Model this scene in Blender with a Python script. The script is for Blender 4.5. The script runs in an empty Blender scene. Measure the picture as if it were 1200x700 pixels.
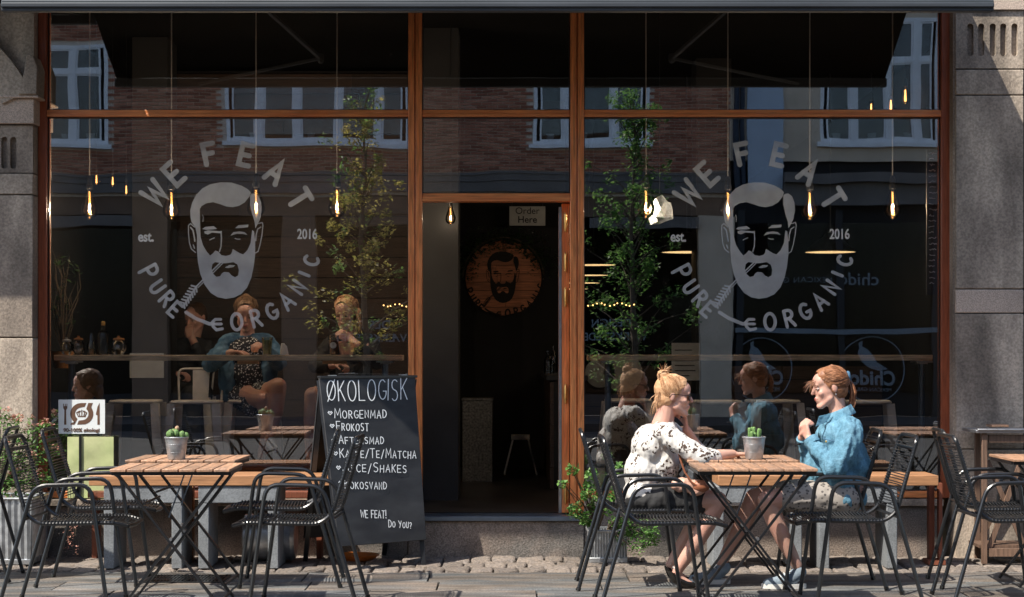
import bpy, bmesh, math, random
from mathutils import Vector, Matrix, Quaternion, noise
from mathutils.geometry import tessellate_polygon
R = math.radians
scene = bpy.context.scene
COL = scene.collection
rng = random.Random(7)

# ---------------------------------------------------------------- camera, world, sun, exposure
CAM_Y, EYE, FPX = -12.29, 1.36, 2150.0
cam_data = bpy.data.cameras.new('camera')
cam = bpy.data.objects.new('camera', cam_data)
COL.objects.link(cam)
cam.location = (0, CAM_Y, EYE)
cam.rotation_euler = (R(90), 0, 0)
cam_data.sensor_width = 36
cam_data.lens = 36 * FPX / 1200
cam_data.shift_y = 62 / 1200
cam_data.clip_start = 0.1
cam_data.clip_end = 500
scene.camera = cam

SUN = Vector((0.575, 0.45, -1.0)).normalized()        # direction the light travels
world = bpy.data.worlds.new('World')
scene.world = world
world.use_nodes = True
wn = world.node_tree
sky = wn.nodes.new('ShaderNodeTexSky')
sky.sky_type = 'NISHITA'
sky.sun_disc = False
sky.sun_elevation = math.asin(-SUN.z)
sky.sun_rotation = math.atan2(-SUN.x, -SUN.y)
sky.air_density = 1.0
sky.dust_density = 1.5
bg = wn.nodes['Background']
bg.inputs['Strength'].default_value = 0.15
wn.links.new(sky.outputs['Color'], bg.inputs['Color'])

sd = bpy.data.lights.new('sun', 'SUN')
sd.energy = 5.0
sd.angle = R(0.5)
sd.color = (1.0, 0.93, 0.82)
so = bpy.data.objects.new('sun', sd)
COL.objects.link(so)
so.location = (-8, -6, 14)
so.rotation_euler = SUN.to_track_quat('-Z', 'Y').to_euler()

scene.view_settings.view_transform = 'Standard'
scene.view_settings.look = 'None'
scene.view_settings.exposure = 0.58
scene.view_settings.gamma = 1.0
scene.cycles.transparent_max_bounces = 24
scene.cycles.max_bounces = 8
scene.cycles.glossy_bounces = 4
scene.cycles.diffuse_bounces = 4
scene.cycles.sample_clamp_indirect = 4.0
scene.cycles.caustics_reflective = False
scene.cycles.caustics_refractive = False


def PW(px, py, Y):
    """world point at depth Y that the photograph shows at pixel (px, py)"""
    k = (Y - CAM_Y) / FPX
    return Vector(((px - 600) * k, Y, EYE + (412 - py) * k))


# ---------------------------------------------------------------- mesh collector
class MB:
    def __init__(s):
        s.v = []; s.f = []

    def add(s, vs, fs):
        o = len(s.v)
        s.v += [Vector(p) for p in vs]
        s.f += [tuple(i + o for i in q) for q in fs]
        return s

    def box(s, x0, x1, y0, y1, z0, z1):
        vs = [(x0, y0, z0), (x1, y0, z0), (x1, y1, z0), (x0, y1, z0), (x0, y0, z1), (x1, y0, z1), (x1, y1, z1), (x0, y1, z1)]
        return s.add(vs, [(0, 3, 2, 1), (4, 5, 6, 7), (0, 1, 5, 4), (1, 2, 6, 5), (2, 3, 7, 6), (3, 0, 4, 7)])

    def obox(s, c, size, m=None):
        m = m or Matrix.Identity(3)
        h = [k / 2 for k in size]
        vs = [Vector(c) + m @ Vector((a * h[0], b * h[1], d * h[2])) for d in (-1, 1) for (a, b) in ((-1, -1), (1, -1), (1, 1), (-1, 1))]
        return s.add(vs, [(0, 3, 2, 1), (4, 5, 6, 7), (0, 1, 5, 4), (1, 2, 6, 5), (2, 3, 7, 6), (3, 0, 4, 7)])

    def bar(s, a, b, w, h, up=(0, 0, 1)):
        a = Vector(a); b = Vector(b); d = b - a
        L = d.length; d.normalize()
        u = Vector(up)
        if abs(d.dot(u)) > 0.98: u = Vector((0, 1, 0))
        x = u.cross(d).normalized(); y = d.cross(x).normalized()
        m = Matrix((x, y, d)).transposed()
        return s.obox((a + b) / 2, (w, h, L), m)

    def tube(s, pts, r, n=8, closed=False, cap=True):
        pts = [Vector(p) for p in pts]
        N = len(pts)
        rr = r if isinstance(r, (list, tuple)) else [r] * N
        tang = []
        for i in range(N):
            if closed: t = pts[(i + 1) % N] - pts[i - 1]
            else: t = pts[min(i + 1, N - 1)] - pts[max(i - 1, 0)]
            if t.length < 1e-9: t = Vector((0, 0, 1))
            tang.append(t.normalized())
        u = Vector((0, 0, 1))
        if abs(tang[0].dot(u)) > 0.9: u = Vector((0, 1, 0))
        nrm = (u - tang[0] * u.dot(tang[0])).normalized()
        o = len(s.v)
        for i in range(N):
            nrm = (nrm - tang[i] * nrm.dot(tang[i]))
            if nrm.length < 1e-6: nrm = tang[i].orthogonal()
            nrm.normalize()
            bn = tang[i].cross(nrm)
            for k in range(n):
                a = 2 * math.pi * k / n
                s.v.append(pts[i] + (nrm * math.cos(a) + bn * math.sin(a)) * rr[i])
        for i in range(N if closed else N - 1):
            j = (i + 1) % N
            for k in range(n):
                k2 = (k + 1) % n
                s.f.append((o + i * n + k, o + i * n + k2, o + j * n + k2, o + j * n + k))
        if cap and not closed:
            s.f.append(tuple(o + k for k in range(n))[::-1])
            s.f.append(tuple(o + (N - 1) * n + k for k in range(n)))
        return s

    def lathe(s, prof, c=(0, 0, 0), n=20, m=None, cap=True):
        o = len(s.v); c = Vector(c); m = m or Matrix.Identity(3)
        for (r, z) in prof:
            for k in range(n):
                a = 2 * math.pi * k / n
                s.v.append(c + m @ Vector((r * math.cos(a), r * math.sin(a), z)))
        for i in range(len(prof) - 1):
            for k in range(n):
                k2 = (k + 1) % n
                s.f.append((o + i * n + k, o + i * n + k2, o + (i + 1) * n + k2, o + (i + 1) * n + k))
        if cap and prof[0][0] > 1e-5: s.f.append(tuple(o + k for k in range(n))[::-1])
        if cap and prof[-1][0] > 1e-5: s.f.append(tuple(o + (len(prof) - 1) * n + k for k in range(n)))
        return s

    def ell(s, c, rad, m=None, nu=14, nv=9):
        m = m or Matrix.Identity(3); c = Vector(c)
        rad = rad if isinstance(rad, (list, tuple)) else (rad,) * 3
        o = len(s.v)
        s.v.append(c + m @ Vector((0, 0, -rad[2])))
        for j in range(1, nv):
            t = -math.pi / 2 + math.pi * j / nv
            for i in range(nu):
                a = 2 * math.pi * i / nu
                s.v.append(c + m @ Vector((rad[0] * math.cos(t) * math.cos(a), rad[1] * math.cos(t) * math.sin(a), rad[2] * math.sin(t))))
        s.v.append(c + m @ Vector((0, 0, rad[2])))
        top = len(s.v) - 1
        for i in range(nu):
            i2 = (i + 1) % nu
            s.f.append((o, o + 1 + i2, o + 1 + i))
            s.f.append((top, o + 1 + (nv - 2) * nu + i, o + 1 + (nv - 2) * nu + i2))
            for j in range(nv - 2):
                s.f.append((o + 1 + j * nu + i, o + 1 + j * nu + i2, o + 1 + (j + 1) * nu + i2, o + 1 + (j + 1) * nu + i))
        return s

    def caps(s, a, b, ra, rb, n=12):
        """tapered capsule"""
        a = Vector(a); b = Vector(b); d = b - a
        if d.length < 1e-6: return s.ell(a, ra)
        d.normalize()
        pts = []; rr = []
        for t in (-1.0, -0.92, -0.7, -0.38): pts.append(a + d * ra * t); rr.append(max(ra * math.sqrt(max(0, 1 - t * t)), ra * 0.05))
        pts.append(a); rr.append(ra); pts.append(b); rr.append(rb)
        for t in (0.38, 0.7, 0.92, 1.0): pts.append(b + d * rb * t); rr.append(max(rb * math.sqrt(max(0, 1 - t * t)), rb * 0.05))
        return s.tube(pts, rr, n)

    def prism(s, outer, f, d0, d1, holes=()):
        """polygon (2D points, with holes) mapped by f(u, v, depth) and extruded"""
        loops = [list(outer)] + [list(h) for h in holes]
        flat = [p for l in loops for p in l]
        tri = tessellate_polygon([[Vector((p[0], p[1], 0)) for p in l] for l in loops])
        n = len(flat); o = len(s.v)
        s.v += [Vector(f(p[0], p[1], d0)) for p in flat]
        if d1 is None:
            s.f += [tuple(o + i for i in t) for t in tri]
            return s
        s.v += [Vector(f(p[0], p[1], d1)) for p in flat]
        s.f += [tuple(o + i for i in t) for t in tri]
        s.f += [tuple(o + n + i for i in reversed(t)) for t in tri]
        k = 0
        for l in loops:
            m = len(l)
            for i in range(m):
                j = (i + 1) % m
                s.f.append((o + k + i, o + k + j, o + n + k + j, o + n + k + i))
            k += m
        return s

    def ribbon(s, pts, w, f, d, rnd=True):
        """flat stroke of width w along 2D points, mapped by f(u, v, depth)"""
        P = [Vector((p[0], p[1])) for p in pts]
        Q = [P[0]]
        for p in P[1:]:
            if (p - Q[-1]).length > 1e-5: Q.append(p)
        P = Q
        if len(P) < 2: return s
        L = []; Rr = []
        for i in range(len(P)):
            a = (P[i] - P[i - 1]).normalized() if i > 0 else (P[1] - P[0]).normalized()
            b = (P[i + 1] - P[i]).normalized() if i < len(P) - 1 else a
            t = a + b
            if t.length < 1e-4: t = a
            t.normalize()
            nn = Vector((-t.y, t.x))
            c = max(0.45, abs(nn.dot(Vector((-a.y, a.x)))))
            L.append(P[i] + nn * (w / 2 / c)); Rr.append(P[i] - nn * (w / 2 / c))
        poly = L[:]
        if rnd:
            d1 = (P[-1] - P[-2]).normalized(); n1 = Vector((-d1.y, d1.x))
            end = [P[-1] + n1 * (w / 2) * math.cos(a) + d1 * (w / 2) * math.sin(a) for a in (R(45), R(90), R(135))]
            d0 = (P[0] - P[1]).normalized(); n0 = Vector((-d0.y, d0.x))
            st = [P[0] + n0 * (w / 2) * math.cos(a) + d0 * (w / 2) * math.sin(a) for a in (R(45), R(90), R(135))]
        o = len(s.v); n = len(P)
        s.v += [Vector(f(p.x, p.y, d)) for p in L] + [Vector(f(p.x, p.y, d)) for p in Rr]
        for i in range(n - 1): s.f.append((o + i, o + i + 1, o + n + i + 1, o + n + i))
        if rnd:
            e = len(s.v); s.v += [Vector(f(p.x, p.y, d)) for p in end]
            s.f.append((o + n - 1, e, e + 1, e + 2, o + 2 * n - 1))
            e = len(s.v); s.v += [Vector(f(p.x, p.y, d)) for p in st]
            s.f.append((o + n, e, e + 1, e + 2, o))
        return s

    def mesh(s, name, mat=None, origin=None, sharp=35):
        me = bpy.data.meshes.new(name)
        if origin is not None: vs = [p - origin for p in s.v]
        else: vs = s.v
        me.from_pydata([tuple(p) for p in vs], [], s.f)
        me.validate()
        me.update()
        if len(me.polygons):
            me.polygons.foreach_set('use_smooth', [True] * len(me.polygons))
            me.set_sharp_from_angle(angle=R(sharp))
        if mat: me.materials.append(mat)
        return me


def fix_normals(me):
    bm = bmesh.new(); bm.from_mesh(me)
    bmesh.ops.recalc_face_normals(bm, faces=bm.faces)
    bm.to_mesh(me); bm.free()


def tag(o, label=None, cat=None, group=None, kind=None):
    if label: o['label'] = label
    if cat: o['category'] = cat
    if group: o['group'] = group
    if kind: o['kind'] = kind
    return o


def thing(name, label, cat, loc=(0, 0, 0), rz=0, group=None):
    o = bpy.data.objects.new(name, None)
    o.empty_display_size = 0.1
    COL.objects.link(o)
    o.location = loc; o.rotation_euler = (0, 0, rz)
    o['_w'] = 0
    del o['_w']
    return tag(o, label, cat, group)


def origin_of(o):
    v = Vector((0, 0, 0))
    while o is not None:
        v += o.location; o = o.parent
    return v


def obj(name, mb, mat, parent=None, local=False, bevel=0, sharp=35, norm=False, kind=None, label=None):
    """link a collected mesh as one object; its points are world points unless local"""
    me = mb if isinstance(mb, bpy.types.Mesh) else mb.mesh(name, mat, None if (local or parent is None) else origin_of(parent), sharp)
    if isinstance(mb, bpy.types.Mesh) and mat and not len(me.materials): me.materials.append(mat)
    if norm: fix_normals(me)
    o = bpy.data.objects.new(name, me)
    COL.objects.link(o)
    if parent is not None: o.parent = parent
    if bevel:
        m = o.modifiers.new('bevel', 'BEVEL'); m.width = bevel; m.segments = 2; m.limit_method = 'ANGLE'
    if kind: o['kind'] = kind
    if label: o['label'] = label
    return o


def struct(name, mb, mat, **k):
    return obj(name, mb, mat, kind='structure', **k)


def copy_tree(o, parent=None):
    c = o.copy(); COL.objects.link(c); c.parent = parent
    for ch in list(o.children): copy_tree(ch, c)
    return c


def arc(cx, cy, r, a0, a1, n=10, ry=None):
    ry = r if ry is None else ry
    return [(cx + r * math.cos(R(a0 + (a1 - a0) * i / n)), cy + ry * math.sin(R(a0 + (a1 - a0) * i / n))) for i in range(n + 1)]


def bend(pts, rad, n=5):
    """round the corners of a 3D polyline"""
    pts = [Vector(p) for p in pts]; out = [pts[0]]
    for i in range(1, len(pts) - 1):
        a, b, c = pts[i - 1], pts[i], pts[i + 1]
        r = min(rad, (a - b).length * 0.48, (c - b).length * 0.48)
        p0 = b + (a - b).normalized() * r; p1 = b + (c - b).normalized() * r
        for k in range(n + 1):
            t = k / n
            out.append(p0 * (1 - t) ** 2 + b * 2 * t * (1 - t) + p1 * t * t)
    out.append(pts[-1])
    return out


# ---------------------------------------------------------------- materials
def nodes_of(name):
    m = bpy.data.materials.new(name); m.use_nodes = True
    return m, m.node_tree, m.node_tree.nodes['Principled BSDF']


def pmat(name, base, rough=0.6, metal=0.0, var=0.15, scale=12, bump=0.15, bscale=90, rnd=0.0, stretch=(1, 1, 1),
         stain=None, speck=None, spec=0.5, coat=0.0, detail=6, bdist=0.004, world_space=False, sss=0.0):
    m, t, b = nodes_of(name)
    N, Lk = t.nodes, t.links
    if world_space:
        g = N.new('ShaderNodeNewGeometry'); vec = g.outputs['Position']
    else:
        tc = N.new('ShaderNodeTexCoord'); vec = tc.outputs['Object']
    oi = N.new('ShaderNodeObjectInfo')
    ad = N.new('ShaderNodeVectorMath'); ad.operation = 'MULTIPLY_ADD'
    Lk.new(vec, ad.inputs[0]); ad.inputs[1].default_value = stretch
    rv = N.new('ShaderNodeMath'); rv.operation = 'MULTIPLY'; rv.inputs[1].default_value = 37.0 if rnd else 0.0
    Lk.new(oi.outputs['Random'], rv.inputs[0]); Lk.new(rv.outputs[0], ad.inputs[2])
    n1 = N.new('ShaderNodeTexNoise'); n1.inputs['Scale'].default_value = scale; n1.inputs['Detail'].default_value = detail
    Lk.new(ad.outputs[0], n1.inputs['Vector'])
    mr = N.new('ShaderNodeMapRange'); mr.inputs['From Min'].default_value = 0.3; mr.inputs['From Max'].default_value = 0.7
    mr.inputs['To Min'].default_value = 1 - var; mr.inputs['To Max'].default_value = 1 + var
    Lk.new(n1.outputs['Fac'], mr.inputs['Value'])
    r2 = N.new('ShaderNodeMapRange'); r2.inputs['To Min'].default_value = 1 - rnd; r2.inputs['To Max'].default_value = 1 + rnd
    Lk.new(oi.outputs['Random'], r2.inputs['Value'])
    mu = N.new('ShaderNodeMath'); mu.operation = 'MULTIPLY'
    Lk.new(mr.outputs[0], mu.inputs[0]); Lk.new(r2.outputs[0], mu.inputs[1])
    val = mu.outputs[0]
    if speck:
        n3 = N.new('ShaderNodeTexNoise'); n3.inputs['Scale'].default_value = speck[0]; n3.inputs['Detail'].default_value = 2
        Lk.new(vec, n3.inputs['Vector'])
        m3 = N.new('ShaderNodeMapRange'); m3.inputs['From Min'].default_value = 0.35; m3.inputs['From Max'].default_value = 0.65
        m3.inputs['To Min'].default_value = 1 - speck[1]; m3.inputs['To Max'].default_value = 1 + speck[1]
        Lk.new(n3.outputs['Fac'], m3.inputs['Value'])
        m4 = N.new('ShaderNodeMath'); m4.operation = 'MULTIPLY'
        Lk.new(val, m4.inputs[0]); Lk.new(m3.outputs[0], m4.inputs[1]); val = m4.outputs[0]
    sc = N.new('ShaderNodeVectorMath'); sc.operation = 'SCALE'
    Lk.new(val, sc.inputs['Scale'])
    if stain:
        n4 = N.new('ShaderNodeTexNoise'); n4.inputs['Scale'].default_value = stain[0]; n4.inputs['Detail'].default_value = 5
        Lk.new(ad.outputs[0], n4.inputs['Vector'])
        m5 = N.new('ShaderNodeMapRange'); m5.inputs['From Min'].default_value = 0.42; m5.inputs['From Max'].default_value = 0.62
        Lk.new(n4.outputs['Fac'], m5.inputs['Value'])
        mx = N.new('ShaderNodeMix'); mx.data_type = 'RGBA'
        mx.inputs['A'].default_value = (*base, 1); mx.inputs['B'].default_value = (*stain[1], 1)
        Lk.new(m5.outputs[0], mx.inputs['Factor'])
        Lk.new(mx.outputs['Result'], sc.inputs[0])
    else:
        sc.inputs[0].default_value = base
    Lk.new(sc.outputs[0], b.inputs['Base Color'])
    b.inputs['Roughness'].default_value = rough
    b.inputs['Metallic'].default_value = metal
    b.inputs['Specular IOR Level'].default_value = spec
    b.inputs['Coat Weight'].default_value = coat
    if sss:
        b.inputs['Subsurface Weight'].default_value = sss
        b.inputs['Subsurface Radius'].default_value = (0.02, 0.008, 0.004)
        b.inputs['Subsurface Scale'].default_value = 0.4
    if bump:
        n2 = N.new('ShaderNodeTexNoise'); n2.inputs['Scale'].default_value = bscale; n2.inputs['Detail'].default_value = 4
        Lk.new(ad.outputs[0], n2.inputs['Vector'])
        bp = N.new('ShaderNodeBump'); bp.inputs['Strength'].default_value = bump; bp.inputs['Distance'].default_value = bdist
        Lk.new(n2.outputs['Fac'], bp.inputs['Height']); Lk.new(bp.outputs[0], b.inputs['Normal'])
    return m


def wood(name, base, axis, rough=0.5, var=0.35, rnd=0.12, scale=6, coat=0.0, stain=None):
    st = [14, 14, 14]; st[axis] = 1.2
    return pmat(name, base, rough, var=var, scale=scale, stretch=tuple(st), bump=0.2, bscale=18, rnd=rnd, coat=coat, detail=8, bdist=0.002, stain=stain)


def glass_mat(name, refl, tint=(1, 1, 1), wave=0):
    m, t, b = nodes_of(name); N, Lk = t.nodes, t.links
    N.remove(b)
    out = N['Material Output']
    tr = N.new('ShaderNodeBsdfTransparent'); tr.inputs[0].default_value = (*tint, 1)
    gl = N.new('ShaderNodeBsdfGlossy'); gl.inputs['Roughness'].default_value = 0.0
    gl.inputs['Color'].default_value = (0.96, 0.98, 1, 1)
    fr = N.new('ShaderNodeFresnel'); fr.inputs['IOR'].default_value = 1.5
    mr = N.new('ShaderNodeMapRange'); mr.inputs['From Min'].default_value = 0.04; mr.inputs['From Max'].default_value = 1
    mr.inputs['To Min'].default_value = refl; mr.inputs['To Max'].default_value = 1
    Lk.new(fr.outputs[0], mr.inputs['Value'])
    if wave:
        ge = N.new('ShaderNodeNewGeometry'); nz = N.new('ShaderNodeTexNoise'); nz.inputs['Scale'].default_value = 1.3; nz.inputs['Detail'].default_value = 1.5
        Lk.new(ge.outputs['Position'], nz.inputs['Vector'])
        bp = N.new('ShaderNodeBump'); bp.inputs['Strength'].default_value = 1.0; bp.inputs['Distance'].default_value = wave
        Lk.new(nz.outputs['Fac'], bp.inputs['Height']); Lk.new(bp.outputs[0], gl.inputs['Normal'])
    mx = N.new('ShaderNodeMixShader')
    Lk.new(mr.outputs[0], mx.inputs[0]); Lk.new(tr.outputs[0], mx.inputs[1]); Lk.new(gl.outputs[0], mx.inputs[2])
    Lk.new(mx.outputs[0], out.inputs['Surface'])
    return m


def emit_mat(name, col, s):
    m, t, b = nodes_of(name)
    b.inputs['Base Color'].default_value = (*col, 1)
    b.inputs['Emission Color'].default_value = (*col, 1)
    b.inputs['Emission Strength'].default_value = s
    return m


def decal_mat(name, col, alpha, rough=0.6):
    m, t, b = nodes_of(name); N, Lk = t.nodes, t.links
    tc = N.new('ShaderNodeTexCoord'); n = N.new('ShaderNodeTexNoise'); n.inputs['Scale'].default_value = 9
    Lk.new(tc.outputs['Object'], n.inputs['Vector'])
    mr = N.new('ShaderNodeMapRange'); mr.inputs['To Min'].default_value = alpha - 0.12; mr.inputs['To Max'].default_value = min(1, alpha + 0.12)
    Lk.new(n.outputs['Fac'], mr.inputs['Value']); Lk.new(mr.outputs[0], b.inputs['Alpha'])
    b.inputs['Base Color'].default_value = (*col, 1); b.inputs['Roughness'].default_value = rough
    return m


M = {}
M['granite'] = pmat('grey_granite', (0.42, 0.35, 0.28), 0.75, var=0.42, scale=2.6, stretch=(1.6, 1, 0.55), speck=(70, 0.22), stain=(1.9, (0.22, 0.18, 0.145)), bump=0.6, bscale=120, rnd=0.06, world_space=True, bdist=0.006)
M['granite_red'] = pmat('reddish_granite', (0.46, 0.37, 0.305), 0.75, var=0.22, scale=2.2, speck=(160, 0.28), bump=0.6, bscale=120, rnd=0.06, world_space=True, bdist=0.006)
M['plinth'] = pmat('plinth_granite', (0.23, 0.185, 0.155), 0.8, var=0.3, scale=5, speck=(120, 0.35), stain=(3, (0.12, 0.11, 0.10)), bump=0.7, bscale=90, world_space=True, bdist=0.008)
M['slab'] = pmat('paving_slab_granite', (0.105, 0.11, 0.112), 0.75, var=0.5, scale=3.5, speck=(80, 0.3), stain=(2.6, (0.155, 0.13, 0.108)), bump=0.5, bscale=60, rnd=0.14, stretch=(0.7, 2.2, 1), bdist=0.006)
M['slab_b'] = pmat('brown_paving_slab_granite', (0.15, 0.122, 0.10), 0.75, var=0.5, scale=3.5, speck=(80, 0.3), stain=(2.4, (0.11, 0.105, 0.10)), bump=0.5, bscale=60, rnd=0.14, stretch=(0.7, 2.2, 1), bdist=0.006)
M['cobble'] = pmat('cobble_granite', (0.25, 0.205, 0.17), 0.85, var=0.4, scale=9, speck=(90, 0.25), stain=(4, (0.22, 0.19, 0.17)), bump=0.8, bscale=50, rnd=0.22, bdist=0.01)
M['joint'] = pmat('joint_sand', (0.07, 0.06, 0.05), 0.95, var=0.3, scale=30, bump=0.8, bscale=200, world_space=True)
M['asphalt'] = pmat('asphalt', (0.036, 0.036, 0.037), 0.9, var=0.25, scale=3, speck=(200, 0.3), bump=0.6, bscale=200, world_space=True)
M['frame'] = wood('varnished_mahogany', (0.76, 0.27, 0.09), 2, 0.35, var=0.42, rnd=0.04, coat=0.25, stain=(3, (0.62, 0.19, 0.06)))
M['frame_h'] = wood('varnished_mahogany_rail', (0.76, 0.27, 0.09), 0, 0.35, var=0.3, rnd=0.04, coat=0.25, stain=(3, (0.62, 0.19, 0.06)))
M['frame_shaded'] = wood('shaded_mahogany_frame', (0.30, 0.075, 0.03), 2, 0.4, var=0.3, rnd=0.04, coat=0.2)  # same wood as the posts, colour darkened to stand for shade beside the pillars
M['counter'] = wood('counter_plank', (0.84, 0.60, 0.36), 0, 0.4, var=0.4, rnd=0.0)
M['teak'] = wood('teak_slat', (0.42, 0.235, 0.14), 1, 0.5, var=0.35, rnd=0.22, stain=(2, (0.30, 0.185, 0.125)))
M['bench'] = wood('orange_pine', (0.38, 0.19, 0.09), 0, 0.5, var=0.3, rnd=0.05)
M['oldwood'] = wood('weathered_wood', (0.15, 0.09, 0.06), 2, 0.7, var=0.4, rnd=0.2)
M['redwood'] = wood('red_stained_post', (0.20, 0.06, 0.03), 2, 0.6, var=0.3)
M['darkplank'] = wood('dark_wall_plank', (0.045, 0.025, 0.016), 0, 0.6, var=0.4, rnd=0.3)
M['black_metal'] = pmat('black_powder_coat', (0.010, 0.011, 0.013), 0.30, 0.0, var=0.3, scale=25, bump=0.1, bscale=200, spec=0.7)
M['cord'] = pmat('black_plastic_cord', (0.013, 0.014, 0.016), 0.36, var=0.3, scale=60, bump=0.15, bscale=300, spec=0.6)
M['dark_steel'] = pmat('dark_fascia_steel', (0.045, 0.052, 0.062), 0.55, 0.0, spec=0.3, var=0.25, scale=5, stretch=(0.3, 1, 4), bump=0.05)
M['blue_steel'] = pmat('blue_grey_steel', (0.16, 0.20, 0.25), 0.35, 0.6, var=0.2, scale=6, bump=0.05)
M['steel'] = pmat('brushed_steel', (0.42, 0.43, 0.45), 0.35, 0.9, var=0.15, scale=20, bump=0.08)
M['galv'] = pmat('galvanised_zinc', (0.50, 0.52, 0.54), 0.38, 0.75, var=0.25, scale=22, stain=(9, (0.36, 0.38, 0.40)), bump=0.2, bscale=30)
M['concrete'] = pmat('blue_grey_concrete', (0.20, 0.215, 0.228), 0.7, var=0.2, scale=6, speck=(120, 0.18), bump=0.3, bscale=80)
M['brass'] = pmat('worn_brass', (0.65, 0.40, 0.14), 0.3, 0.95, var=0.2, scale=50, bump=0.05)
M['fabric'] = pmat('dark_awning_cloth', (0.006, 0.0065, 0.0075), 0.95, spec=0.05, var=0.2, scale=5, bump=0.3, bscale=400)
M['board'] = pmat('blackboard_paint', (0.018, 0.019, 0.022), 0.6, var=0.25, scale=4, bump=0.08, stain=(3, (0.034, 0.036, 0.039)), stretch=(1, 1, 2.4))
M['chalk'] = pmat('chalk_paint', (0.86, 0.90, 0.92), 0.8, var=0.12, scale=60, bump=0)
M['int_dark'] = pmat('black_interior_paint', (0.010, 0.010, 0.011), 0.85, var=0.3, scale=3, bump=0.1, world_space=True)
M['int_ceiling'] = pmat('black_ceiling_paint', (0.004, 0.004, 0.004), 0.9, var=0.3, scale=3, bump=0.1, spec=0.1, world_space=True)
M['arm_metal'] = pmat('dull_arm_metal', (0.10, 0.105, 0.11), 0.5, 0.3, var=0.1, bump=0)
M['int_grey'] = pmat('dark_grey_interior_paint', (0.028, 0.029, 0.031), 0.8, var=0.2, scale=3, bump=0.1, world_space=True)
M['int_floor'] = pmat('dark_interior_floor', (0.035, 0.030, 0.026), 0.35, var=0.4, scale=5, bump=0.1, world_space=True)
M['terrazzo'] = pmat('speckled_stone', (0.07, 0.07, 0.068), 0.7, var=0.2, scale=10, speck=(60, 0.6), bump=0.3)
M['stool'] = pmat('brushed_stool_metal', (0.66, 0.62, 0.56), 0.5, 0.1, var=0.25, scale=8, bump=0.1)
M['white_paint'] = pmat('white_window_paint', (0.80, 0.82, 0.84), 0.5, var=0.08, scale=5, bump=0.1)
M['beige'] = pmat('beige_render', (0.58, 0.48, 0.37), 0.9, var=0.15, scale=1.5, bump=0.3, bscale=40, world_space=True)
M['brownwall'] = pmat('brown_render', (0.17, 0.11, 0.075), 0.9, var=0.2, scale=1.5, bump=0.3, bscale=40, world_space=True)
M['darkbrown'] = pmat('dark_brown_plaster', (0.035, 0.024, 0.018), 0.9, var=0.25, scale=2, bump=0.3, world_space=True)
M['bandstone'] = pmat('grey_cornice_stone', (0.15, 0.135, 0.125), 0.8, var=0.2, scale=2, bump=0.3, world_space=True)
M['brickplain'] = pmat('far_brick_masonry', (0.20, 0.085, 0.055), 0.9, var=0.25, scale=3, bump=0.3, world_space=True)
M['paleblue'] = pmat('pale_blue_panel', (0.42, 0.50, 0.60), 0.7, var=0.08, scale=2, bump=0.05)
M['glass'] = glass_mat('shop_window_glass', 0.20, wave=0.0009)
M['farglass'] = glass_mat('far_window_glass', 0.05, (0.75, 0.78, 0.8))
M['bulbglass'] = glass_mat('bulb_glass', 0.10, (0.90, 0.80, 0.66))
M['shopglass'] = glass_mat('far_shop_glass', 0.008, (0.6, 0.62, 0.65))
M['paleflex'] = pmat('pale_cable', (0.6, 0.6, 0.58), 0.6, var=0.05, bump=0)
M['decal'] = decal_mat('frosted_white_vinyl', (0.84, 0.86, 0.86), 0.37)
M['filament'] = emit_mat('glowing_filament', (1.0, 0.48, 0.14), 5)
M['warm'] = emit_mat('warm_glow', (1.0, 0.55, 0.18), 3.5)
M['shade_in'] = emit_mat('lit_lamp_inside', (0.95, 0.62, 0.28), 1.1)
M['tube'] = emit_mat('tube_light', (0.9, 0.85, 0.75), 0.7)
M['skin'] = pmat('skin', (0.58, 0.345, 0.265), 0.5, var=0.08, scale=14, bump=0.08, bscale=200, sss=0.12, stain=(12, (0.58, 0.31, 0.24)))
M['lip'] = pmat('lips', (0.42, 0.10, 0.08), 0.4, var=0.05, bump=0)
M['denim'] = pmat('blue_denim', (0.105, 0.235, 0.325), 0.9, var=0.16, scale=22, speck=(120, 0.12), stain=(15, (0.135, 0.275, 0.37)), bump=0.8, bscale=30, bdist=0.012, spec=0.2)
M['denim_dark'] = pmat('dark_blue_denim', (0.05, 0.13, 0.22), 0.8, var=0.35, scale=9, stain=(12, (0.10, 0.20, 0.30)), bump=0.7, bscale=45, bdist=0.008)
M['navy'] = pmat('navy_cloth', (0.03, 0.04, 0.06), 0.85, var=0.25, scale=9, bump=0.5, bscale=60)
M['olive'] = pmat('dark_grey_wool', (0.055, 0.05, 0.045), 0.9, var=0.25, scale=9, bump=0.5, bscale=60)
M['black_cloth'] = pmat('black_cloth', (0.02, 0.02, 0.021), 0.8, var=0.3, scale=9, bump=0.6, bscale=25, bdist=0.01)
M['dark'] = pmat('dark_plastic', (0.012, 0.011, 0.010), 0.2, var=0.1, bump=0)
M['eyewhite'] = pmat('eye_white', (0.40, 0.36, 0.34), 0.3, var=0.03, bump=0)
M['white_rubber'] = pmat('white_rubber', (0.75, 0.74, 0.70), 0.6, var=0.08, bump=0)
M['greycanvas'] = pmat('grey_blue_canvas', (0.20, 0.25, 0.30), 0.85, var=0.2, scale=30, bump=0.3)
M['leather'] = pmat('brown_leather', (0.30, 0.11, 0.055), 0.5, var=0.25, scale=12, bump=0.3)
M['leather_pale'] = pmat('pale_pink_leather', (0.62, 0.36, 0.27), 0.5, var=0.2, scale=12, bump=0.3)
M['soil'] = pmat('soil', (0.05, 0.035, 0.025), 0.95, var=0.3, scale=40, bump=0.9, bscale=80)
M['cactus'] = pmat('cactus_green', (0.13, 0.24, 0.07), 0.6, var=0.35, scale=60, bump=0.9, bscale=120, rnd=0.15)
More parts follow.
